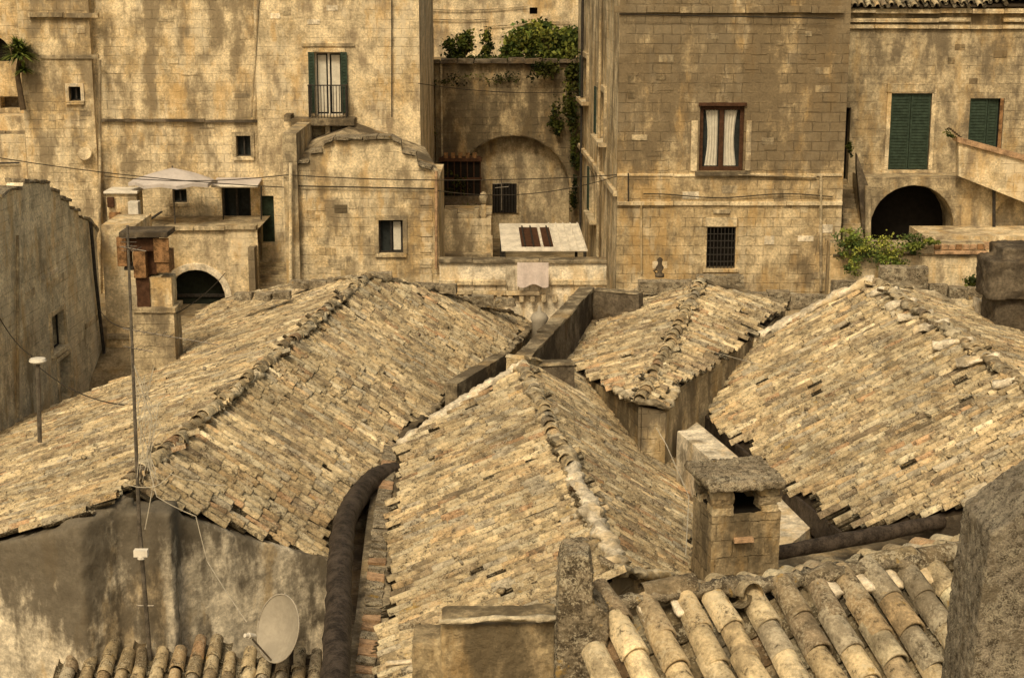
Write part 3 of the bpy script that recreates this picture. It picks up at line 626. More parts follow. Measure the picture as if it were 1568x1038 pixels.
# -- terrace with arch at left
Tt=root('terrace_house'); mb=MB()
w=W(mb,158,47.3,392,47.3,352,580,'tuff_light'); o=w.op(258,413,346,530,'arch',.7,'door_dark'); o['rise']=.85; w.make(); 
K=14; a,b=o['a'],o['b']; wd=(b-a)/2
for k in range(K):
    t=math.pi*(k+.5)/K; c=w.pt(a+wd-(wd+.1)*math.cos(t),o['z1']-.85+(.95)*math.sin(t),.02); tx=w.d*math.sin(t)+V((0,0,math.cos(t))); nx=-w.d*math.cos(t)+V((0,0,math.sin(t)))
    mb.obox(c,tx*.12,nx*.1,w.n*.05,'white_plaster',.006)
w.course(156,346,393,352,-.3,.12,'tuff_grey'); zt_=w.z1
mb.quad(w.pt(0,zt_),w.pt(w.L,zt_),w.pt(w.L,zt_,-2.7),w.pt(0,zt_,-2.7),'tuff_grey')
w.wbp(385,375,395,470,-.4,.5,'tuff_grey')
w.wb(a,b,o['z1']-.95,o['z1']-.85,-.68,-.62,'iron')
p=PY(332,272,49.9); q=PY(402,272,49.9); mb.prism([p,q,q+V((0,-.9,-.1)),p+V((0,-.9,-.1))],(0,0,-.06),'canvas'); mb.tube([p+V((0,-.95,-.14)),q+V((0,-.95,-.14))],.05,8,'white_paint')
for s in (342,400): mb.tube([PY(s,285,49.2),PY(s,345,49.2)],.025,6,'iron')
p=PY(165,345,48); mb.box((p.x,48,p.z),(p.x+.9,48.8,p.z+.95),'tuff_left'); mb.box((p.x-.05,47.9,p.z+.95),(p.x+.95,48.9,p.z+1.02),'white_paint')
mb.box((p.x+.72,47.6,p.z+.15),(p.x+1.02,47.95,p.z+.75),'white_paint'); mb.box((p.x+.1,47.8,p.z+.02),(p.x+.4,48,p.z+.4),'rust'); mb.box((p.x+.05,47.85,p.z+.55),(p.x+.25,47.97,p.z+.85),'brown_wood')
for k in range(8):
    c=PY(212+k*4.5,348-k*3,47.8); mb.obox(c,(.04,0,0),(0,.35,0),(0,0,.02),'iron')
mb.build('walls',Tt,bevel=.02)
# -- parasol
um=root('parasol'); mb=MB(); c=PY(264,257,48.4); n=8; rim=[]
for k in range(n):
    t=2*math.pi*(k+.3)/n; rim.append(c+V((1.32*math.cos(t),1.0*math.sin(t),-.42)))
for k in range(n):
    a,b=rim[k],rim[(k+1)%n]; m1=c.lerp(a,.5)+V((0,0,.05)); m2=c.lerp(b,.5)+V((0,0,.05)); mid=(a+b)/2+V((0,0,.06))
    mb.add([c,m1,m2,a,mid,b],[(0,1,2),(1,3,4),(1,4,2),(2,4,5)],'canvas'); mb.tube([c-V((0,0,.03)),a-V((0,0,.03))],.012,5,'iron')
    mb.quad(a,mid,mid-V((0,0,.1)),a-V((0,0,.1)),'canvas'); mb.quad(mid,b,b-V((0,0,.1)),mid-V((0,0,.1)),'canvas')
mb.build('canopy',um); mb=MB(); mb.tube([c+V((0,0,.06)),c-V((0,0,1.9))],.025,8,'mast_steel'); mb.tube([c-V((0,0,1.9)),c-V((0,0,1.82))],[.25,.2],10,'iron'); mb.build('pole',um)
# -- far left pieces
L_=root('stone_house'); mb=MB()
w=W(mb,-90,52,62,52,-60,560,'tuff_left'); o=w.op(-40,55,16,95,'arch',.4); o['rise']=.6; o=w.op(0,148,56,166,fill='dark_stone',depth=.5); w.make(); bodybox(mb,w,6,'tuff_left')
w=W(mb,-90,51,62,51,178,205,'tuff_light'); w.make(); bodybox(mb,w,1,'tuff_light'); w.course(-90,200,62,206,-.02,.15,'tuff_grey')
w=W(mb,-90,50.6,44.5,50.6,206,400,'tuff_light'); w.make(); bodybox(mb,w,1,'tuff_grey')
mb.tube([PY(x,250-(x)*.02,50.5) for x in range(-60,46,30)],.03,6,'iron')
mb.build('walls',L_,bevel=.02)
# -- near left house with stepped gable
N_=root('stepped_gable_house'); mb=MB()
YR,YL=44.,37.
def Yn(px): return YL+(YR-YL)*(px-0)/150.
top=[(-90,320),(0,305),(14,292),(34,290),(36,280),(76,281),(78,292),(92,296),(93,306),(106,309),(107,320),(120,323),(121,333),(134,338),(150,352)]
w=Wall(mb,PY(-90,400,Yn(-90)).to_tuple()[:2],PY(150,400,YR).to_tuple()[:2],8,12,'tuff_pale')
def onw(px,py): return PP(px,py,w.A,w.n)
zc=onw(150,352).z-.25; w.z1=zc; w.z0=4
o=w.op(78,478,98,536,fill='green_paint'); w.surround(o,'tuff_light',.12); w.frame(o,'iron',.04)
o=w.op(90,545,108,615,fill='void'); w.surround(o,'tuff_light',.1)
w.make(); bodybox(mb,w,5,'tuff_left')
P=[onw(x,y) for x,y in top]; P[-1]=V((P[-1].x,P[-1].y,zc+.2))
poly=P+[w.pt(w.L,zc),w.pt(0,zc)]
mb.prism(poly,-w.n*.4,'tuff_pale')
for i in range(1,len(P)-1):
    p,q=P[i],P[i+1]
    if (q-p).to_2d().length>.2: coping(mb,p-w.n*.2,q-w.n*.2,.5,.08,'lichen_stone',.35,.03)
w.patches(16,5,360,130,600,['tuff_light','white_plaster','tuff_left'],[(60,465,125,620)])
mb.tube([onw(133,340)+w.n*.1,onw(140,420)+w.n*.1,onw(160,595)+w.n*.1],.05,8,'iron'); mb.tube([onw(22,360)+w.n*.08,onw(22,640)+w.n*.08],.04,8,'tuff_grey')
w3=W(mb,152,44.2,205,44.2,345,620,'tuff_light'); w3.make(); bodybox(mb,w3,2,'tuff_light'); w3.wbp(165,510,205,516,0,.3,'tuff_grey'); w3.wbp(168,516,204,620,0,.25,'tuff_left')
mb.build('walls',N_,bevel=.02,)

# -- middle back: retaining wall, garden, background house
Mi=root('retaining_wall'); mb=MB(); Yb=59.
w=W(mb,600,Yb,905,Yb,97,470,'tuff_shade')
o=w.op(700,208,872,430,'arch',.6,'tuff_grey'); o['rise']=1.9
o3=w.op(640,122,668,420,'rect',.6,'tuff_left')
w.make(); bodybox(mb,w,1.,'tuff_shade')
K=22; a,b=o['a'],o['b']; wd=(b-a)/2
for k in range(K):
    t=math.pi*(k+.5)/K; c=w.pt(a+wd-(wd+.14)*math.cos(t),o['z1']-1.9+(2.04)*math.sin(t),.0); tx=(w.d*math.sin(t)*1.1+V((0,0,math.cos(t)))).normalized(); nx=(-w.d*math.cos(t)+V((0,0,math.sin(t)))).normalized()
    mb.obox(c,tx*.19,nx*.12,w.n*.02,'tuff_shade',.015)
for x in (675,): w.wbp(x,98,x+3,240,0,.12,'tuff_grey')
coping(mb,w.pt(0,w.z1),w.pt(w.L,w.z1),.5,.15,'dark_stone',.6)
wi=Wall(mb,w.pt(a,0,-.59).to_tuple()[:2],w.pt(b,0,-.59).to_tuple()[:2],w.z0,o['z1'],'tuff_left')
wi.wbp(754,281,791,326,0,.05,'void'); wi.wbp(752,276,793,281,0,.08,'tuff_grey'); wi.wbp(751,281,754,326,0,.08,'tuff_grey'); wi.wbp(791,281,794,326,0,.08,'tuff_grey')
for k in range(8): wi.wbp(756+k*4.6,281,757.2+k*4.6,326,.06,.09,'iron')
mb.build('walls',Mi,bevel=.02)
Bk=root('background_house'); mb=MB(); w=W(mb,560,66,1000,66,-90,140,'tuff_light'); o=w.op(641,45,660,96,fill='green_paint'); w.surround(o,'white_plaster',.1); w.wbp(641,60,660,70,-.28,-.2,'rust'); o=w.op(811,12,823,22,fill='void')
w.make(); bodybox(mb,w,6,'tuff_light'); 
for y,x0,x1 in ((12,640,812),(27,640,760),(38,740,880)): mb.tube([PY(x,y+(4*math.sin(x*.02)),65.9) for x in range(x0,x1,12)],.03,5,'tuff_grey')
mb.build('walls',Bk,bevel=.02)
mb=MB(); p=PY(600,98,59.9);q=PY(1000,98,66); mb.box((p.x,59.9,p.z-1),(q.x,66,p.z-.1),'ground_earth'); mb.build('garden_bed')
mb=MB()
w=W(mb,676,53,752,53,335,470,'tuff_left'); w.make(); bodybox(mb,w,3,'tuff_left'); rowp=[(676,322,700,335),(700,328,726,335),(726,320,734,335)]
for x0,y0,x1,y1 in rowp: w.wbp(x0,y0,x1,y1+3,-.5,-.02,'tuff_grey')
w.wbp(736,315,744,336,-.5,-.1,'tuff_grey'); w.wbp(738,360,755,470,0,.3,'tuff_light'); w.wbp(676,385,752,400,0,.5,'tuff_grey')
p=w.pt(w.sz(740,308)[0],w.sz(740,314)[1],-.3); mb.tube([p,p+V((0,0,.08)),p+V((0,0,.2)),p+V((0,0,.34)),p+V((0,0,.4))],[.1,.14,.16,.1,.03],10,'rough_stone')
mb.build('low_stone_wall',bevel=.03)
hut=root('timber_balcony'); mb=MB()
w=W(mb,675,57.5,735,57.5,246,322,'void'); w.make(); bodybox(mb,w,1.4,'brown_wood')
for k in range(7): w.wbp(675+k*10,246,676.5+k*10,300,0,.05,'brown_wood')
w.wbp(672,242,738,247,-.3,.12,'brown_wood'); w.wbp(672,272,738,275,0,.1,'brown_wood'); w.wbp(672,300,738,322,0,.15,'dark_stone')
for k in range(5): w.wbp(680+k*11,234,686+k*11,242,-.1,.1,'rust')
mb.build('frame',hut)
cp=root('canopy_roof'); mb=MB(); 
Q=[PY(768,383,50.5),PY(900,383,50.5),PY(886,342,52.8),PY(764,342,52.8)]
def bil(u,v): return Q[0].lerp(Q[1],u).lerp(Q[3].lerp(Q[2],u),v)
for (u0,u1,v0,v1,m) in ((0,.24,0,1,'white_paint'),(.24,.62,0,.12,'white_paint'),(.24,.62,.85,1,'white_paint'),(.24,.62,.12,.85,'brown_wood'),(.62,1,0,1,'white_paint')):
    mb.prism([bil(u0,v0),bil(u1,v0),bil(u1,v1),bil(u0,v1)],(0,0,-.05 if m!='brown_wood' else -.12),m)
for k in range(4): 
    p0=bil(.28+.1*k,.1);p1=bil(.28+.1*k,.86); mb.tube([p0+V((0,0,.03)),p1+V((0,0,.03))],.05 if k==2 else .03,6,'white_paint' if k==2 else 'iron')
for k in range(5): mb.tube([U(bil(.62+.09*k,.0),.02),U(bil(.62+.09*k,1),.02)],.025,6,'white_paint')
for u,v in ((.03,.03),(.97,.03),(.03,.97),(.97,.97)): mb.tube([bil(u,v)-V((0,0,.06)),bil(u,v)-V((0,0,2.3))],.05,8,'iron')
mb.build('sheets',cp,bevel=.01)
cw=root('corbelled_wall'); mb=MB(); w=W(mb,672,45,930,45,400,600,'white_plaster'); 
w.make(); bodybox(mb,w,.4,'tuff_grey'); w.course(672,398,930,403,-.45,.1,'rough_stone'); w.course(672,428,930,436,0,.1,'tuff_light'); w.course(672,444,930,450,0,.22,'tuff_light')
for k in range(15): w.wbp(676+k*17,450,683+k*17,461,0,.2,'tuff_light')
for k in range(15): w.wbp(674+k*17,437,676+k*17,444,0,.04,'tuff_grey')
mb.build('wall',cw,bevel=.02)
mb=MB(); n=10
for i in range(n):
    for j in range(6):
        def cp_(i,j): 
            x=792+48*i/n; y=402+(36+3*math.sin(i*.9))*j/6; return PY(x,y,44.62-.04*math.sin(i*1.3)*(j/6))
        mb.quad(cp_(i,j),cp_(i+1,j),cp_(i+1,j+1),cp_(i,j+1),'pink_cloth')
mb.build('hanging_cloth',None,True)
mb=MB()
for k in range(9):
    p=PY(392,452-k*6,47.0+.28*k); mb.box((p.x,47+.28*k,p.z-.18),(p.x+1.0,47.3+.28*k,p.z),'tuff_grey')
mb.build('stone_steps',bevel=.02)

# -- right tall house
C_=root('tall_stone_house'); mb=MB(); Yc=46.
w=W(mb,945,Yc,1290,Yc,-60,560,'tuff_dark')
o=w.op(1071,163,1139,262,fill='glass_dark',depth=.26)
w.frame(o,'brown_wood',.11,off=-.1,sill=False); 
a,b,z0,z1=o['a'],o['b'],o['z0'],o['z1']; c=(a+b)/2
for si,(l,r) in enumerate(((a+.11,c-.07),(c+.07,b-.11))):
    zz0=z0+.13; zz1=z1-.12; n=8
    for k in range(n):
        def cx(u,t):
            wdt=(r-l)*(.8-.16*math.sin(math.pi*t)); st=l+.02 if si==1 else r-.02-wdt; return st+wdt*u
        for j in range(6):
            t0,t1=j/6,(j+1)/6; of=lambda k:-.19+.018*((k%2)*2-1)
            mb.quad(w.pt(cx(k/n,t0),zz0+(zz1-zz0)*t0,of(k)),w.pt(cx((k+1)/n,t0),zz0+(zz1-zz0)*t0,of(k+1)),w.pt(cx((k+1)/n,t1),zz0+(zz1-zz0)*t1,of(k+1)),w.pt(cx(k/n,t1),zz0+(zz1-zz0)*t1,of(k)),'curtain')
w.wb(a-.05,b+.05,z1+.01,z1+.1,-.05,.08,'brown_wood'); w.wbp(1058,185,1068,262,-.02,.03,'tuff_light'); w.wbp(1142,185,1150,262,-.02,.03,'tuff_light'); w.wbp(1064,263,1147,269,-.02,.1,'rough_stone')
o=w.op(1082,348,1126,411,fill='void'); w.frame(o,'iron',.03,off=-.05,bars=7,rows=5,mid=False); w.wbp(1080,333,1128,347,0,.04,'tuff_light'); w.wbp(1092,321,1118,327,0,.05,'tuff_grey')
w.make(); w.course(945,266,1290,270,-.02,.04,'tuff_light',1.4); w.course(945,309,1290,315,-.02,.08,'tuff_light',1.4); w.course(940,10,1292,20,-.05,.15,'tuff_dark')
for x,y0,y1,m,r in ((1257,270,446,'tuff_grey',.045),(982,310,440,'tuff_grey',.03),(962,265,320,'iron',.02)): mb.tube([PY(x,y,Yc-.06) for y in range(y0,y1+1,22)],r,8,m)
mb.tube([PY(x,300+(3*math.sin(x*.03)),Yc-.08) for x in range(985,1285,10)],.018,5,'cable'); mb.tube([PY(x,268+(x-1130)*.03,Yc-.08) for x in range(1130,1256,10)],.03,5,'tuff_grey')
mb.tube([PY(x,22+(x-950)*.02,Yc-.2) for x in range(948,1290,15)],.02,5,'cable')
w.patches(55,952,30,1262,260,['tuff_dark','tuff_dark','tuff_shade','tuff_shade','tuff_grey','tuff_dark'],[(1045,150,1160,275)])
w.patches(16,952,275,1262,430,['tuff_light','white_plaster','tuff_grey'],[(1060,310,1140,430)])
ws=W(mb,883,60,944.7,Yc,-60,560,'tuff_left'); 
for (x0,y0,x1,y1) in ((894,88,901,152),(917,138,928,212),(906,262,914,330)):
    o=ws.op(x0,y0,x1,y1,fill='glass_dark',depth=.25); ws.surround(o,'tuff_grey',.18,.08); ws.wb(o['a']-.25,o['b']+.25,o['z0']-.14,o['z0']-.01,-.02,.25,'tuff_light'); ws.shutter(o['a']-.5,o['a']-.02,o['z0'],o['z1'],'green_paint',.1)
ws.make(); ws.wb(0,ws.L,PY(915,255,53).z,PY(915,255,53).z+.15,-.02,.1,'tuff_light')
mb.tube([ws.pt(3,z*.5,.1) for z in range(16,40)],.05,8,'iron'); mb.tube([ws.pt(9.5,z*.5,.1) for z in range(16,40)],.05,8,'tuff_grey')
b0=w.pt(w.L,0,0); zt_=w.z1; zz=w.z0
mb.quad(V((b0.x,b0.y,zz)),V((b0.x,b0.y,zt_)),V((b0.x,b0.y+12,zt_)),V((b0.x,b0.y+12,zz)),'tuff_grey')
mb.quad(w.pt(0,zt_),w.pt(w.L,zt_),V((b0.x,b0.y+12,zt_)),ws.pt(0,zt_),'tuff_grey')
mb.build('walls',C_,bevel=.015)
# -- right house with arch
D_=root('arched_stone_house'); mb=MB(); Yd=49.5
w=W(mb,1275,Yd,1680,Yd,10,600,'tuff_grey')
o=w.op(1362,143,1424,260,fill='green_paint',depth=.16); w.surround(o,'tuff_light',.12,.05); a,b=o['a'],o['b']; c=(a+b)/2; w.shutter(a+.02,c-.01,o['z0'],o['z1']-.03,'green_paint',-.05); w.shutter(c+.01,b-.02,o['z0'],o['z1']-.03,'green_paint',-.05); w.wb(a-.2,b+.2,o['z0']-.12,o['z0']-.01,-.02,.2,'tuff_light'); w.wbp(1358,128,1430,141,0,.08,'tuff_grey')
o=w.op(1482,151,1534,285,fill='glass_dark',depth=.3); a,b=o['a'],o['b']; w.shutter(a+.02,a+.55,o['z0'],o['z1'],'green_paint',-.1); w.shutter(b-.12,b-.02,o['z0'],o['z1'],'rust',-.02); w.shutter(a+.58,b-.14,o['z0'],o['z1'],'green_paint',-.15)
o=w.op(1288,165,1300,300,fill='void',depth=.4)
o=w.op(1600,130,1660,285,fill='glass_dark')
w.make(); bodybox(mb,w,9,'tuff_grey')
w.patches(18,1302,48,1550,230,['tuff_light','tuff_shade','tuff_grey','tuff_dark'],[(1345,120,1440,270),(1470,140,1545,290)])
w.course(1290,38,1680,44,-.02,.12,'tuff_light'); w.course(1290,28,1680,34,-.02,.2,'tuff_light'); w.course(1290,13,1680,20,-.02,.32,'tuff_light')
w2=W(mb,1318,48.2,1680,48.2,272,600,'tuff_grey')
o=w2.op(1332,284,1460,420,'arch',1.28,'void'); o['rise']=1.25; a,b=o['a'],o['b']
o2_=w2.op(1520,298,1600,400,'arch',.5,'tuff_light'); o2_['rise']=.8
w2.make(); mb.quad(w2.pt(0,w2.z1),w2.pt(w2.L,w2.z1),w2.pt(w2.L,w2.z1,-1.3),w2.pt(0,w2.z1,-1.3),'tuff_grey'); mb.quad(w2.pt(0,w2.z0),w2.pt(0,w2.z1),w2.pt(0,w2.z1,-1.3),w2.pt(0,w2.z0,-1.3),'tuff_grey')
wd=(b-a)/2
for k in range(18):
    t=math.pi*(k+.5)/18; cc=w2.pt(a+wd-(wd+.11)*math.cos(t),o['z1']-1.25+(1.36)*math.sin(t),.0); tx=w2.d*math.sin(t)+V((0,0,math.cos(t))); nx=-w2.d*math.cos(t)+V((0,0,math.sin(t)))
    mb.obox(cc,tx*.13,nx*.1,w2.n*.04,'tuff_grey',.01)
def slab(pts,Y,d,m): mb.prism([PY(x,y,Y) for x,y in pts],(0,d,0),m)
slab([(1468,218),(1568,246),(1680,275),(1680,350),(1568,310),(1468,270)],47.6,.35,'tuff_light'); slab([(1466,210),(1568,238),(1680,266),(1680,275),(1568,246),(1466,218)],47.5,.55,'clay_lip')
mb.tube([PY(1522,290,47.9),PY(1522,360,47.9)],.05,8,'iron')
for k in range(7): c0=PY(1452+k*3,196+k*2.5,49.2); mb.tube([c0,c0+V((.02,-.3,.0))],.02,5,'wood_stem')
mb.build('walls',D_,bevel=.015)
P=[PY(1285,8,49.1),PY(1700,2,49.1)]; P=[P[0],P[1],P[1]+V((0,7,2.6)),P[0]+V((0,7,2.6))]; _,nn=plane3(P[0],P[1],P[2]); tiles('roof_tiles',P,nn,D_,w=.22)
mb=MB(); mb.add([p-nn*.13 for p in P],[(0,1,2,3)],'under_roof'); mb.build('roof_deck',D_)
mb=MB()
for k in range(11):
    p=PY(1291,350-k*7.5,48.0+.16*k); mb.box((p.x,p.y,p.z-.5),(p.x+.75,p.y+.3,p.z),'tuff_grey')
mb.prism([PY(1325,285,47.9),PY(1334,285,47.9),PY(1334,370,47.9),PY(1325,370,47.9)],(0,.3,0),'tuff_grey')
mb.prism([PY(1312,235,48),PY(1330,285,48),PY(1330,370,48),PY(1322,370,48),PY(1312,260,48)],(0,.25,0),'dark_stone')
mb.build('stone_staircase',bevel=.02)
mb=MB(); w=W(mb,1275,44,1512,44,372,640,'tuff_light'); w.make(); bodybox(mb,w,.5,'tuff_grey'); w.course(1430,384,1512,389,-.4,.12,'clay_lip'); 
for k in range(12): w.wbp(1430+k*11,374+rnd.uniform(-1,1),1440+k*11,382,-.45,.05,'clay_lip' if k%3 else 'rust')
w.course(1275,388,1512,392,0,.06,'rough_stone'); 
mb.build('terrace_wall',bevel=.02)
mb=MB(); w=W(mb,1420,46.2,1680,46.2,362,500,'tuff_light'); w.make(); bodybox(mb,w,1.9,'tuff_light'); mb.build('terrace_floor')

# ================================================================ foliage
GC=np.array([(.085,.11,.022),(.05,.075,.02),(.12,.14,.03),(.035,.05,.015),(.16,.17,.035)])
def foliage(name,clumps,size,dens,stems=True,light=1.,elong=1.6,parent=None):
    vs=[];cs=[]
    for c,r in clumps:
        c=np.array(c); r=np.array(r if hasattr(r,'__len__') else (r,r,r)); n=int(dens*(r[0]*r[2])**.8)
        m=max(7,n//45); sub=rng.normal(0,1,(m,3)); sub/=np.linalg.norm(sub,axis=1)[:,None]; sub*=rng.uniform(.3,1.,(m,1))
        sb=rng.uniform(.5,1.4,m)*(.8+.35*sub[:,2]); sct=GC[rng.choice(5,m)]
        k=rng.integers(0,m,n); p=c+(sub[k]+rng.normal(0,.17,(n,3)))*r
        d=rng.normal(0,1,(n,3))+np.array([0,0,.3]); d/=np.linalg.norm(d,axis=1)[:,None]; e=np.cross(d,rng.normal(0,1,(n,3))); e/=np.linalg.norm(e,axis=1)[:,None]
        s=size*rng.uniform(.6,1.3,(n,1)); a=d*s*elong; b=e*s*.5; dz=np.array([0,0,-.2])*s
        vs.append(np.stack([p-a*.5,p+b,p+a*.5+dz,p-b],1).reshape(-1,3)); cs.append(np.repeat(sct[k]*sb[k][:,None]*rng.uniform(.7,1.3,(n,1))*light,4,0))
    vs=np.concatenate(vs);cs=np.concatenate(cs); q=np.arange(len(vs)).reshape(-1,4)
    e=root(name) if parent is None else parent
    mkmesh_np('leaves',vs,q,cs,e,'leaf',False)
    if stems:
        mb=MB()
        for c,r in clumps:
            c=V(c); r=r if hasattr(r,'__len__') else (r,r,r)
            for k in range(5):
                t=c+V((rnd.uniform(-.6,.6)*r[0],rnd.uniform(-.6,.6)*r[1],rnd.uniform(0,.7)*r[2])); b=c-V((0,0,r[2]*1.2)); mb.tube([b,b.lerp(t,.5)+V((.04,0,.05)),t],[.035,.022,.008],6,'wood_stem')
        mb.build('stems',e)
foliage('garden_shrub',[(PY(698,74,60.5),(.6,.4,.6)),(PY(714,64,60.6),(.35,.3,.4))],.09,2300)
foliage('garden_shrub',[(PY(744,72,60.7),(.35,.3,.65))],.08,2200)
foliage('garden_shrub',[(PY(808,64,60.5),(.85,.5,.7)),(PY(850,74,60.3),(1.1,.5,.75)),(PY(874,58,60.8),(.5,.4,.55)),(PY(784,80,60.4),(.55,.4,.4)),(PY(832,52,60.9),(.6,.4,.45))],.11,2600,light=1.4)
foliage('garden_shrub',[(PY(735,91,60.1),(1.7,.3,.16)),(PY(810,92,60.),(1.6,.3,.2))],.07,2000,light=.8)
foliage('climbing_ivy',[(PY(868,170,58.6),(.5,.3,1.0)),(PY(878,110,58.8),(.45,.3,.8)),(PY(878,290,58.5),(.25,.2,.6)),(PY(882,230,58.5),(.25,.3,.8)),(PY(835,104,58.6),(.7,.3,.4)),(PY(850,190,58.7),(.35,.1,.5))],.08,1500,False,light=.5)
foliage('climbing_ivy',[(PY(660,200,58.6),(.4,.12,.4)),(PY(700,125,58.8),(.9,.1,.3)),(PY(690,280,57.2),(.7,.2,.5)),(PY(715,318,56.8),(.5,.2,.2)),(PY(770,118,58.85),(1.2,.08,.3))],.06,420,False,light=.5)
foliage('hanging_vine',[(PY(1308,374,43.7),(.6,.2,.4)),(PY(1350,382,43.7),(.6,.2,.45)),(PY(1395,374,43.7),(.6,.2,.28)),(PY(1422,370,43.7),(.3,.15,.15)),(PY(1312,402,43.6),(.35,.12,.35)),(PY(1362,402,43.6),(.45,.12,.3)),(PY(1298,364,43.8),(.3,.12,.25))],.06,3200,False,light=2.3,elong=1.1)
foliage('wall_weed',[(PY(1490,436,41),(.45,.25,.22))],.07,1600,False,light=1.2); foliage('wall_weed',[(PY(1303,222,47.8),(.15,.15,.3))],.06,2000,False)
foliage('wall_weed',[(PY(1452,204,47.4),(.3,.15,.12))],.05,1500,False,light=1.)
yk=root('yucca_plant'); vs=[];q=[];cs=[];off=0; c0=np.array(PY(30,86,49.3))
for c,rr,n in ((c0,.7,260),(c0+np.array([.1,0,-.45]),.45,90),(c0+np.array([-.05,0,.3]),.45,90)):
    for i in range(n):
        d=rng.normal(0,1,3); d[2]=abs(d[2])*.8-.1; d/=np.linalg.norm(d); L=rr*rng.uniform(.6,1.1); s=np.cross(d,[0,0,1]); s/=np.linalg.norm(s); s*=.035
        p=[c,c+d*L*.5,c+d*L+np.array([0,0,-.22*L])]
        vs+=[p[0]-s*.5,p[0]+s*.5,p[1]+s,p[1]-s,p[2]+s*.1,p[2]-s*.1]; q+=[[off,off+1,off+2,off+3],[off+3,off+2,off+4,off+5]]; off+=6; cs+=[GC[rng.integers(3)]*rng.uniform(.8,1.8)]*6
mkmesh_np('fronds',np.array(vs),np.array(q),np.array(cs),yk,'leaf',False); mb=MB(); mb.tube([c0,c0-np.array([.1,0,.6]),c0-np.array([0,0,1.6])],[.06,.08,.1],8,'wood_stem'); mb.build('trunk',yk)

# ================================================================ small objects
an=root('tv_antenna_mast'); mb=MB(); Ym=22.5
bot=PY(230,1010,Ym); top_=PY(195,345,Ym+.3); mid=PY(213,800,Ym)
mb.tube([bot,mid,top_],[.035,.03,.018],8,'mast_steel')
def along(t): return mid.lerp(top_,t)
for t,l in ((.66,1.0),(.60,.25),(.93,.22)):
    p=along(t); mb.tube([p-V((.12,0,0)),p+V((l*1.25,-.1,-.22*l))],.008,5,'mast_steel')
    for k in range(int(l*9)+2):
        c=p+V((l*1.25,-.1,-.22*l))*(k/(l*9+2)); mb.tube([c-V((.02,.16,-.0)),c+V((.02,.16,.0))],.004,4,'mast_steel')
for k in range(4): p=along(.97); mb.tube([p-V((.1,0,.05+k*.06)),p+V((.12,0,-.05-k*.06))],.005,4,'mast_steel')
c=PY(216,846,Ym-.08); mb.obox(c,(.10,0,0),(0,.05,0),(0,0,.05),'white_paint'); mb.tube([c+V((0,0,-.05)),c+V((0,0,-.09))],.06,8,'white_paint')
mb.tube([bot.lerp(mid,.4)-V((.12,0,0)),bot.lerp(mid,.4)+V((.12,0,0))],.015,5,'mast_steel')
mb.build('mast',an)
mb=MB()
def wire(pts,r,m,sag=.0,n=14):
    P=[V(p) for p in pts]; Q=[]
    for i in range(len(P)-1):
        for k in range(n): 
            t=k/n; q=P[i].lerp(P[i+1],t); q.z-=sag*4*t*(1-t); Q.append(q)
    Q.append(P[-1]); mb.tube(Q,r,5,m)
wire([along(.55),PY(232,640,22.5),PY(225,700,22.5),PY(240,760,22.4),PY(300,790,22.4),PY(318,860,22.4),PY(378,952,22.0)],.007,'cable_white',.02)
wire([along(.35)+V((.05,0,0)),PY(238,720,22.5),PY(222,810,22.5)],.007,'cable_white',.02)
for k in range(9): wire([along(.30+.035*k),PY(222+rnd.uniform(-6,34),560+k*14,22.6),PY(216+rnd.uniform(-10,22),650+k*6,22.55),PY(210+4*k,720+rnd.uniform(-10,20),22.5)],.005,'cable_white',-.02)
wire([PY(190,740,22.5),PY(235,745,22.4),PY(262,725,22.4),PY(300,735,22.45),PY(345,742,22.6)],.006,'cable_white',.03)
wire([PY(15,695,27),PY(110,655,25),PY(206,600,22.7)],.005,'cable_white',.05)
mb.build('antenna_cables')
sd=root('satellite_dish'); mb=MB(); c=PY(435,962,22.0); ax=V((-.62,-.68,.32)).normalized(); sx=ax.cross(V((0,0,1))).normalized(); sy=sx.cross(ax).normalized()
R_=.47; rings=9; seg=32; vs=[];fs=[]
for s_,o_ in ((1,0),(-1,.012)):
    base=len(vs)
    for i in range(rings+1):
        rr=R_*i/rings
        for k in range(seg):
            t=2*math.pi*k/seg; vs.append(c+sx*math.cos(t)*rr*.92+sy*math.sin(t)*rr*1.04+ax*(.12*(i/rings)**2-o_))
    fs+=[(base+i*seg+k,base+i*seg+(k+1)%seg,base+(i+1)*seg+(k+1)%seg,base+(i+1)*seg+k) for i in range(rings) for k in range(seg)]
mb.add(vs,fs,'dish_grey'); rim=[c+sx*math.cos(2*math.pi*k/32)*R_*.92+sy*math.sin(2*math.pi*k/32)*R_*1.04+ax*.12 for k in range(33)]; mb.tube(rim,.012,6,'dish_grey'); mb.build('reflector',sd,True)
mb=MB(); lnb=c+ax*.55-sy*.12; mb.tube([c-sy*R_*1.0+ax*.1,lnb-sy*.05],.014,6,'mast_steel'); mb.tube([lnb-ax*.03,lnb+ax*.09],[.03,.045],10,'white_paint'); mb.tube([lnb+ax*.09,lnb+ax*.16],.03,10,'white_paint')
bk=c-ax*.12; mb.tube([c-ax*.01,bk],.06,8,'iron'); mb.tube([bk+V((0,0,.1)),bk-V((0,0,.55))],.03,8,'iron'); mb.tube([bk-V((0,0,.3)),bk-V((0,-.6,.3))],.02,6,'iron'); mb.build('arm',sd)
lp=root('vent_pipe_with_cap'); mb=MB(); c=PY(58,632,31); t_=PY(58,555,31); mb.tube([c-V((0,0,.6)),t_],.045,8,'mast_steel'); mb.tube([t_,t_+V((0,0,.03)),t_+V((0,0,.08)),t_+V((0,0,.1))],[.14,.17,.15,.03],14,'white_paint'); mb.build('pipe',lp)
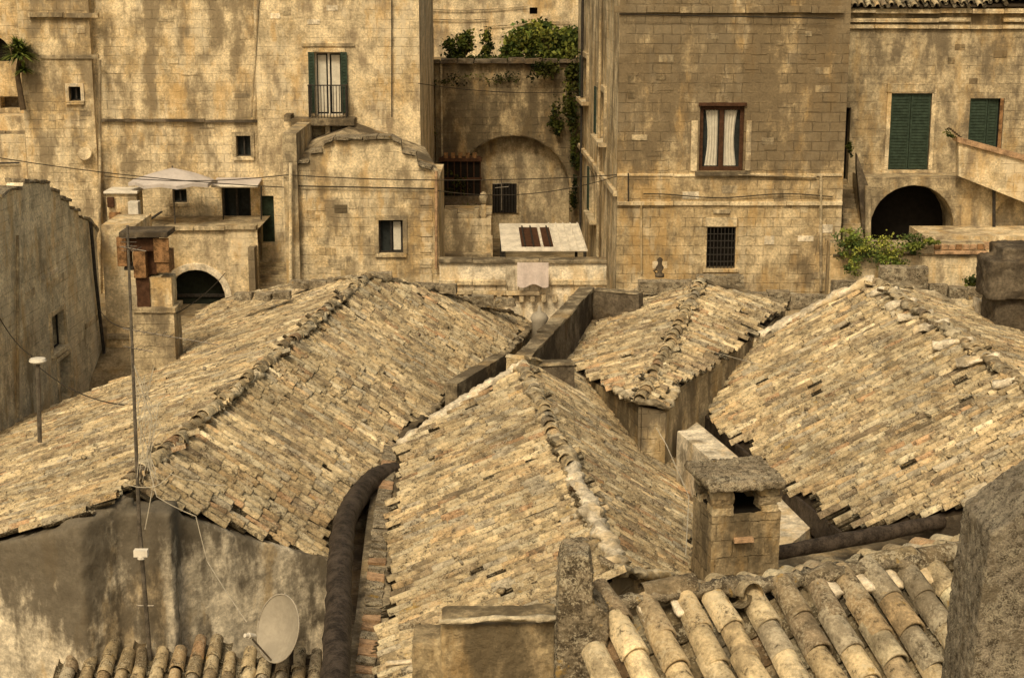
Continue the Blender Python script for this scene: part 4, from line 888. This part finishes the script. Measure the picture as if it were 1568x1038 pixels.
vc=root('vent_cowl'); mb=MB(); c=PY(826,492,41); mb.tube([c-V((0,0,.6)),c,c+V((0,0,.08)),c+V((0,0,.2)),c+V((0,0,.26)),c+V((0,0,.36)),c+V((0,0,.42))],[.2,.2,.24,.17,.06,.05,.01],14,'dish_grey'); mb.build('cowl',vc,True)
fi=root('roof_finial'); mb=MB(); c=PY(1010,424,42); mb.tube([c,c+V((0,0,.08)),c+V((0,0,.12)),c+V((0,0,.25)),c+V((0,0,.32)),c+V((0,0,.38)),c+V((0,0,.46)),c+V((0,0,.52))],[.12,.12,.05,.11,.06,.05,.08,.02],12,'dark_stone'); mb.tube([c+V((0,0,.28)),c+V((-.16,0,.15)),c+V((-.1,0,.1))],[.03,.03,.02],6,'dark_stone'); mb.build('finial',fi,True)
def cable(name,pts,r,sag=.15,m='cable'):
    global mb
    mb=MB(); wire(pts,r,m,sag); mb.build(name)
cable('overhead_cable',[PY(-60,232,47),PY(435,287,45.5)],.014); cable('overhead_cable',[PY(160,270,47.2),PY(440,268,45.6),PY(945,268,45.8)],.014)
cable('overhead_cable',[PY(670,292,45.9),PY(945,270,45.8)],.012,.3); cable('overhead_cable',[PY(640,128,49.5),PY(890,140,57)],.012)
cable('overhead_cable',[along(.66),PY(150,470,44)],.01); cable('overhead_cable',[PY(0,488,36),PY(58,550,31)],.012); cable('overhead_cable',[PY(58,560,31),PY(190,620,23)],.01); cable('overhead_cable',[PY(270,480,37),PY(345,418,47)],.012,.1)
cable('roof_cable',[PH(1005,655,8.4),PH(1020,680,8.5),PH(1055,760,8.6),PH(1050,850,8.7)],.008,0,'cable_white')
cable('overhead_cable',[PY(1080,535,30),PY(1568,608,25)],.005,.2,'cable_white')
mb=MB(); p=PY(768,322,51);mb.tube([p,PY(768,272,51)],.02,6,'mast_steel'); mb.tube([PY(755,282,51),PY(782,280,51)],.012,5,'mast_steel'); mb.tube([PY(758,288,51),PY(779,286,51)],.012,5,'mast_steel'); mb.build('tv_antenna_mast')
mb=MB(); c=PY(130,236,49.4); mb.tube([c,c+V((0,-.05,.02))],[.22,.2],18,'tuff_light'); mb.tube([c,c+V((0,.3,-.1))],.02,5,'iron'); mb.build('satellite_dish')

# ================================================================ ground
vs=[];fs=[]
def gz(x,y):
    if y<36: z=4
    elif y<44: z=4+6*(y-36)/8
    elif y<60: z=10
    else: z=10+min(1,(y-60)/60)*10
    return z
xs=[-600,-300,-120]+list(np.linspace(-60,60,40))+[120,300,600]; ys=[-600,-200,-60]+list(np.linspace(-20,140,80))+[250,500,900]
for y in ys:
    for x in xs: vs.append((x,y,gz(x,y)))
n=len(xs); fs=[(j*n+i,j*n+i+1,(j+1)*n+i+1,(j+1)*n+i) for j in range(len(ys)-1) for i in range(n-1)]
mb=MB(); mb.add(vs,fs,'ground_earth'); mb.build('ground')

# ================================================================ light, camera
sun_dir=V((-.22,-.74,.86)).normalized(); el=math.asin(sun_dir.z); az=math.atan2(sun_dir.x,sun_dir.y)
sl=bpy.data.lights.new('sun','SUN'); sl.energy=2.05; sl.angle=math.radians(14); sl.color=(1,.87,.62)
so=bpy.data.objects.new('sun',sl); so.rotation_euler=sun_dir.to_track_quat('Z','Y').to_euler(); bpy.context.scene.collection.objects.link(so)
wd=bpy.data.worlds.new('World'); bpy.context.scene.world=wd; wd.use_nodes=True; t=wd.node_tree
sk=t.nodes.new('ShaderNodeTexSky'); sk.sky_type='NISHITA'; sk.sun_disc=False; sk.sun_elevation=el; sk.sun_rotation=az%(2*math.pi); sk.dust_density=4; sk.air_density=1
mx=t.nodes.new('ShaderNodeMix'); mx.data_type='RGBA'; mx.blend_type='MULTIPLY'; mx.inputs[0].default_value=1; mx.inputs[7].default_value=(1.,.82,.53,1)
t.links.new(sk.outputs[0],mx.inputs[6]); t.links.new(mx.outputs[2],t.nodes['Background'].inputs[0]); t.nodes['Background'].inputs[1].default_value=.15
cam=bpy.data.cameras.new('camera'); cam.sensor_width=36; cam.lens=F/1568*36; cam.clip_end=3000; co=bpy.data.objects.new('camera',cam)
co.location=(0,0,CZ); co.rotation_euler=(math.pi/2-PIT,0,0); bpy.context.scene.collection.objects.link(co); bpy.context.scene.camera=co
sc=bpy.context.scene; sc.view_settings.view_transform='Standard'; sc.view_settings.look='None'; sc.view_settings.exposure=0
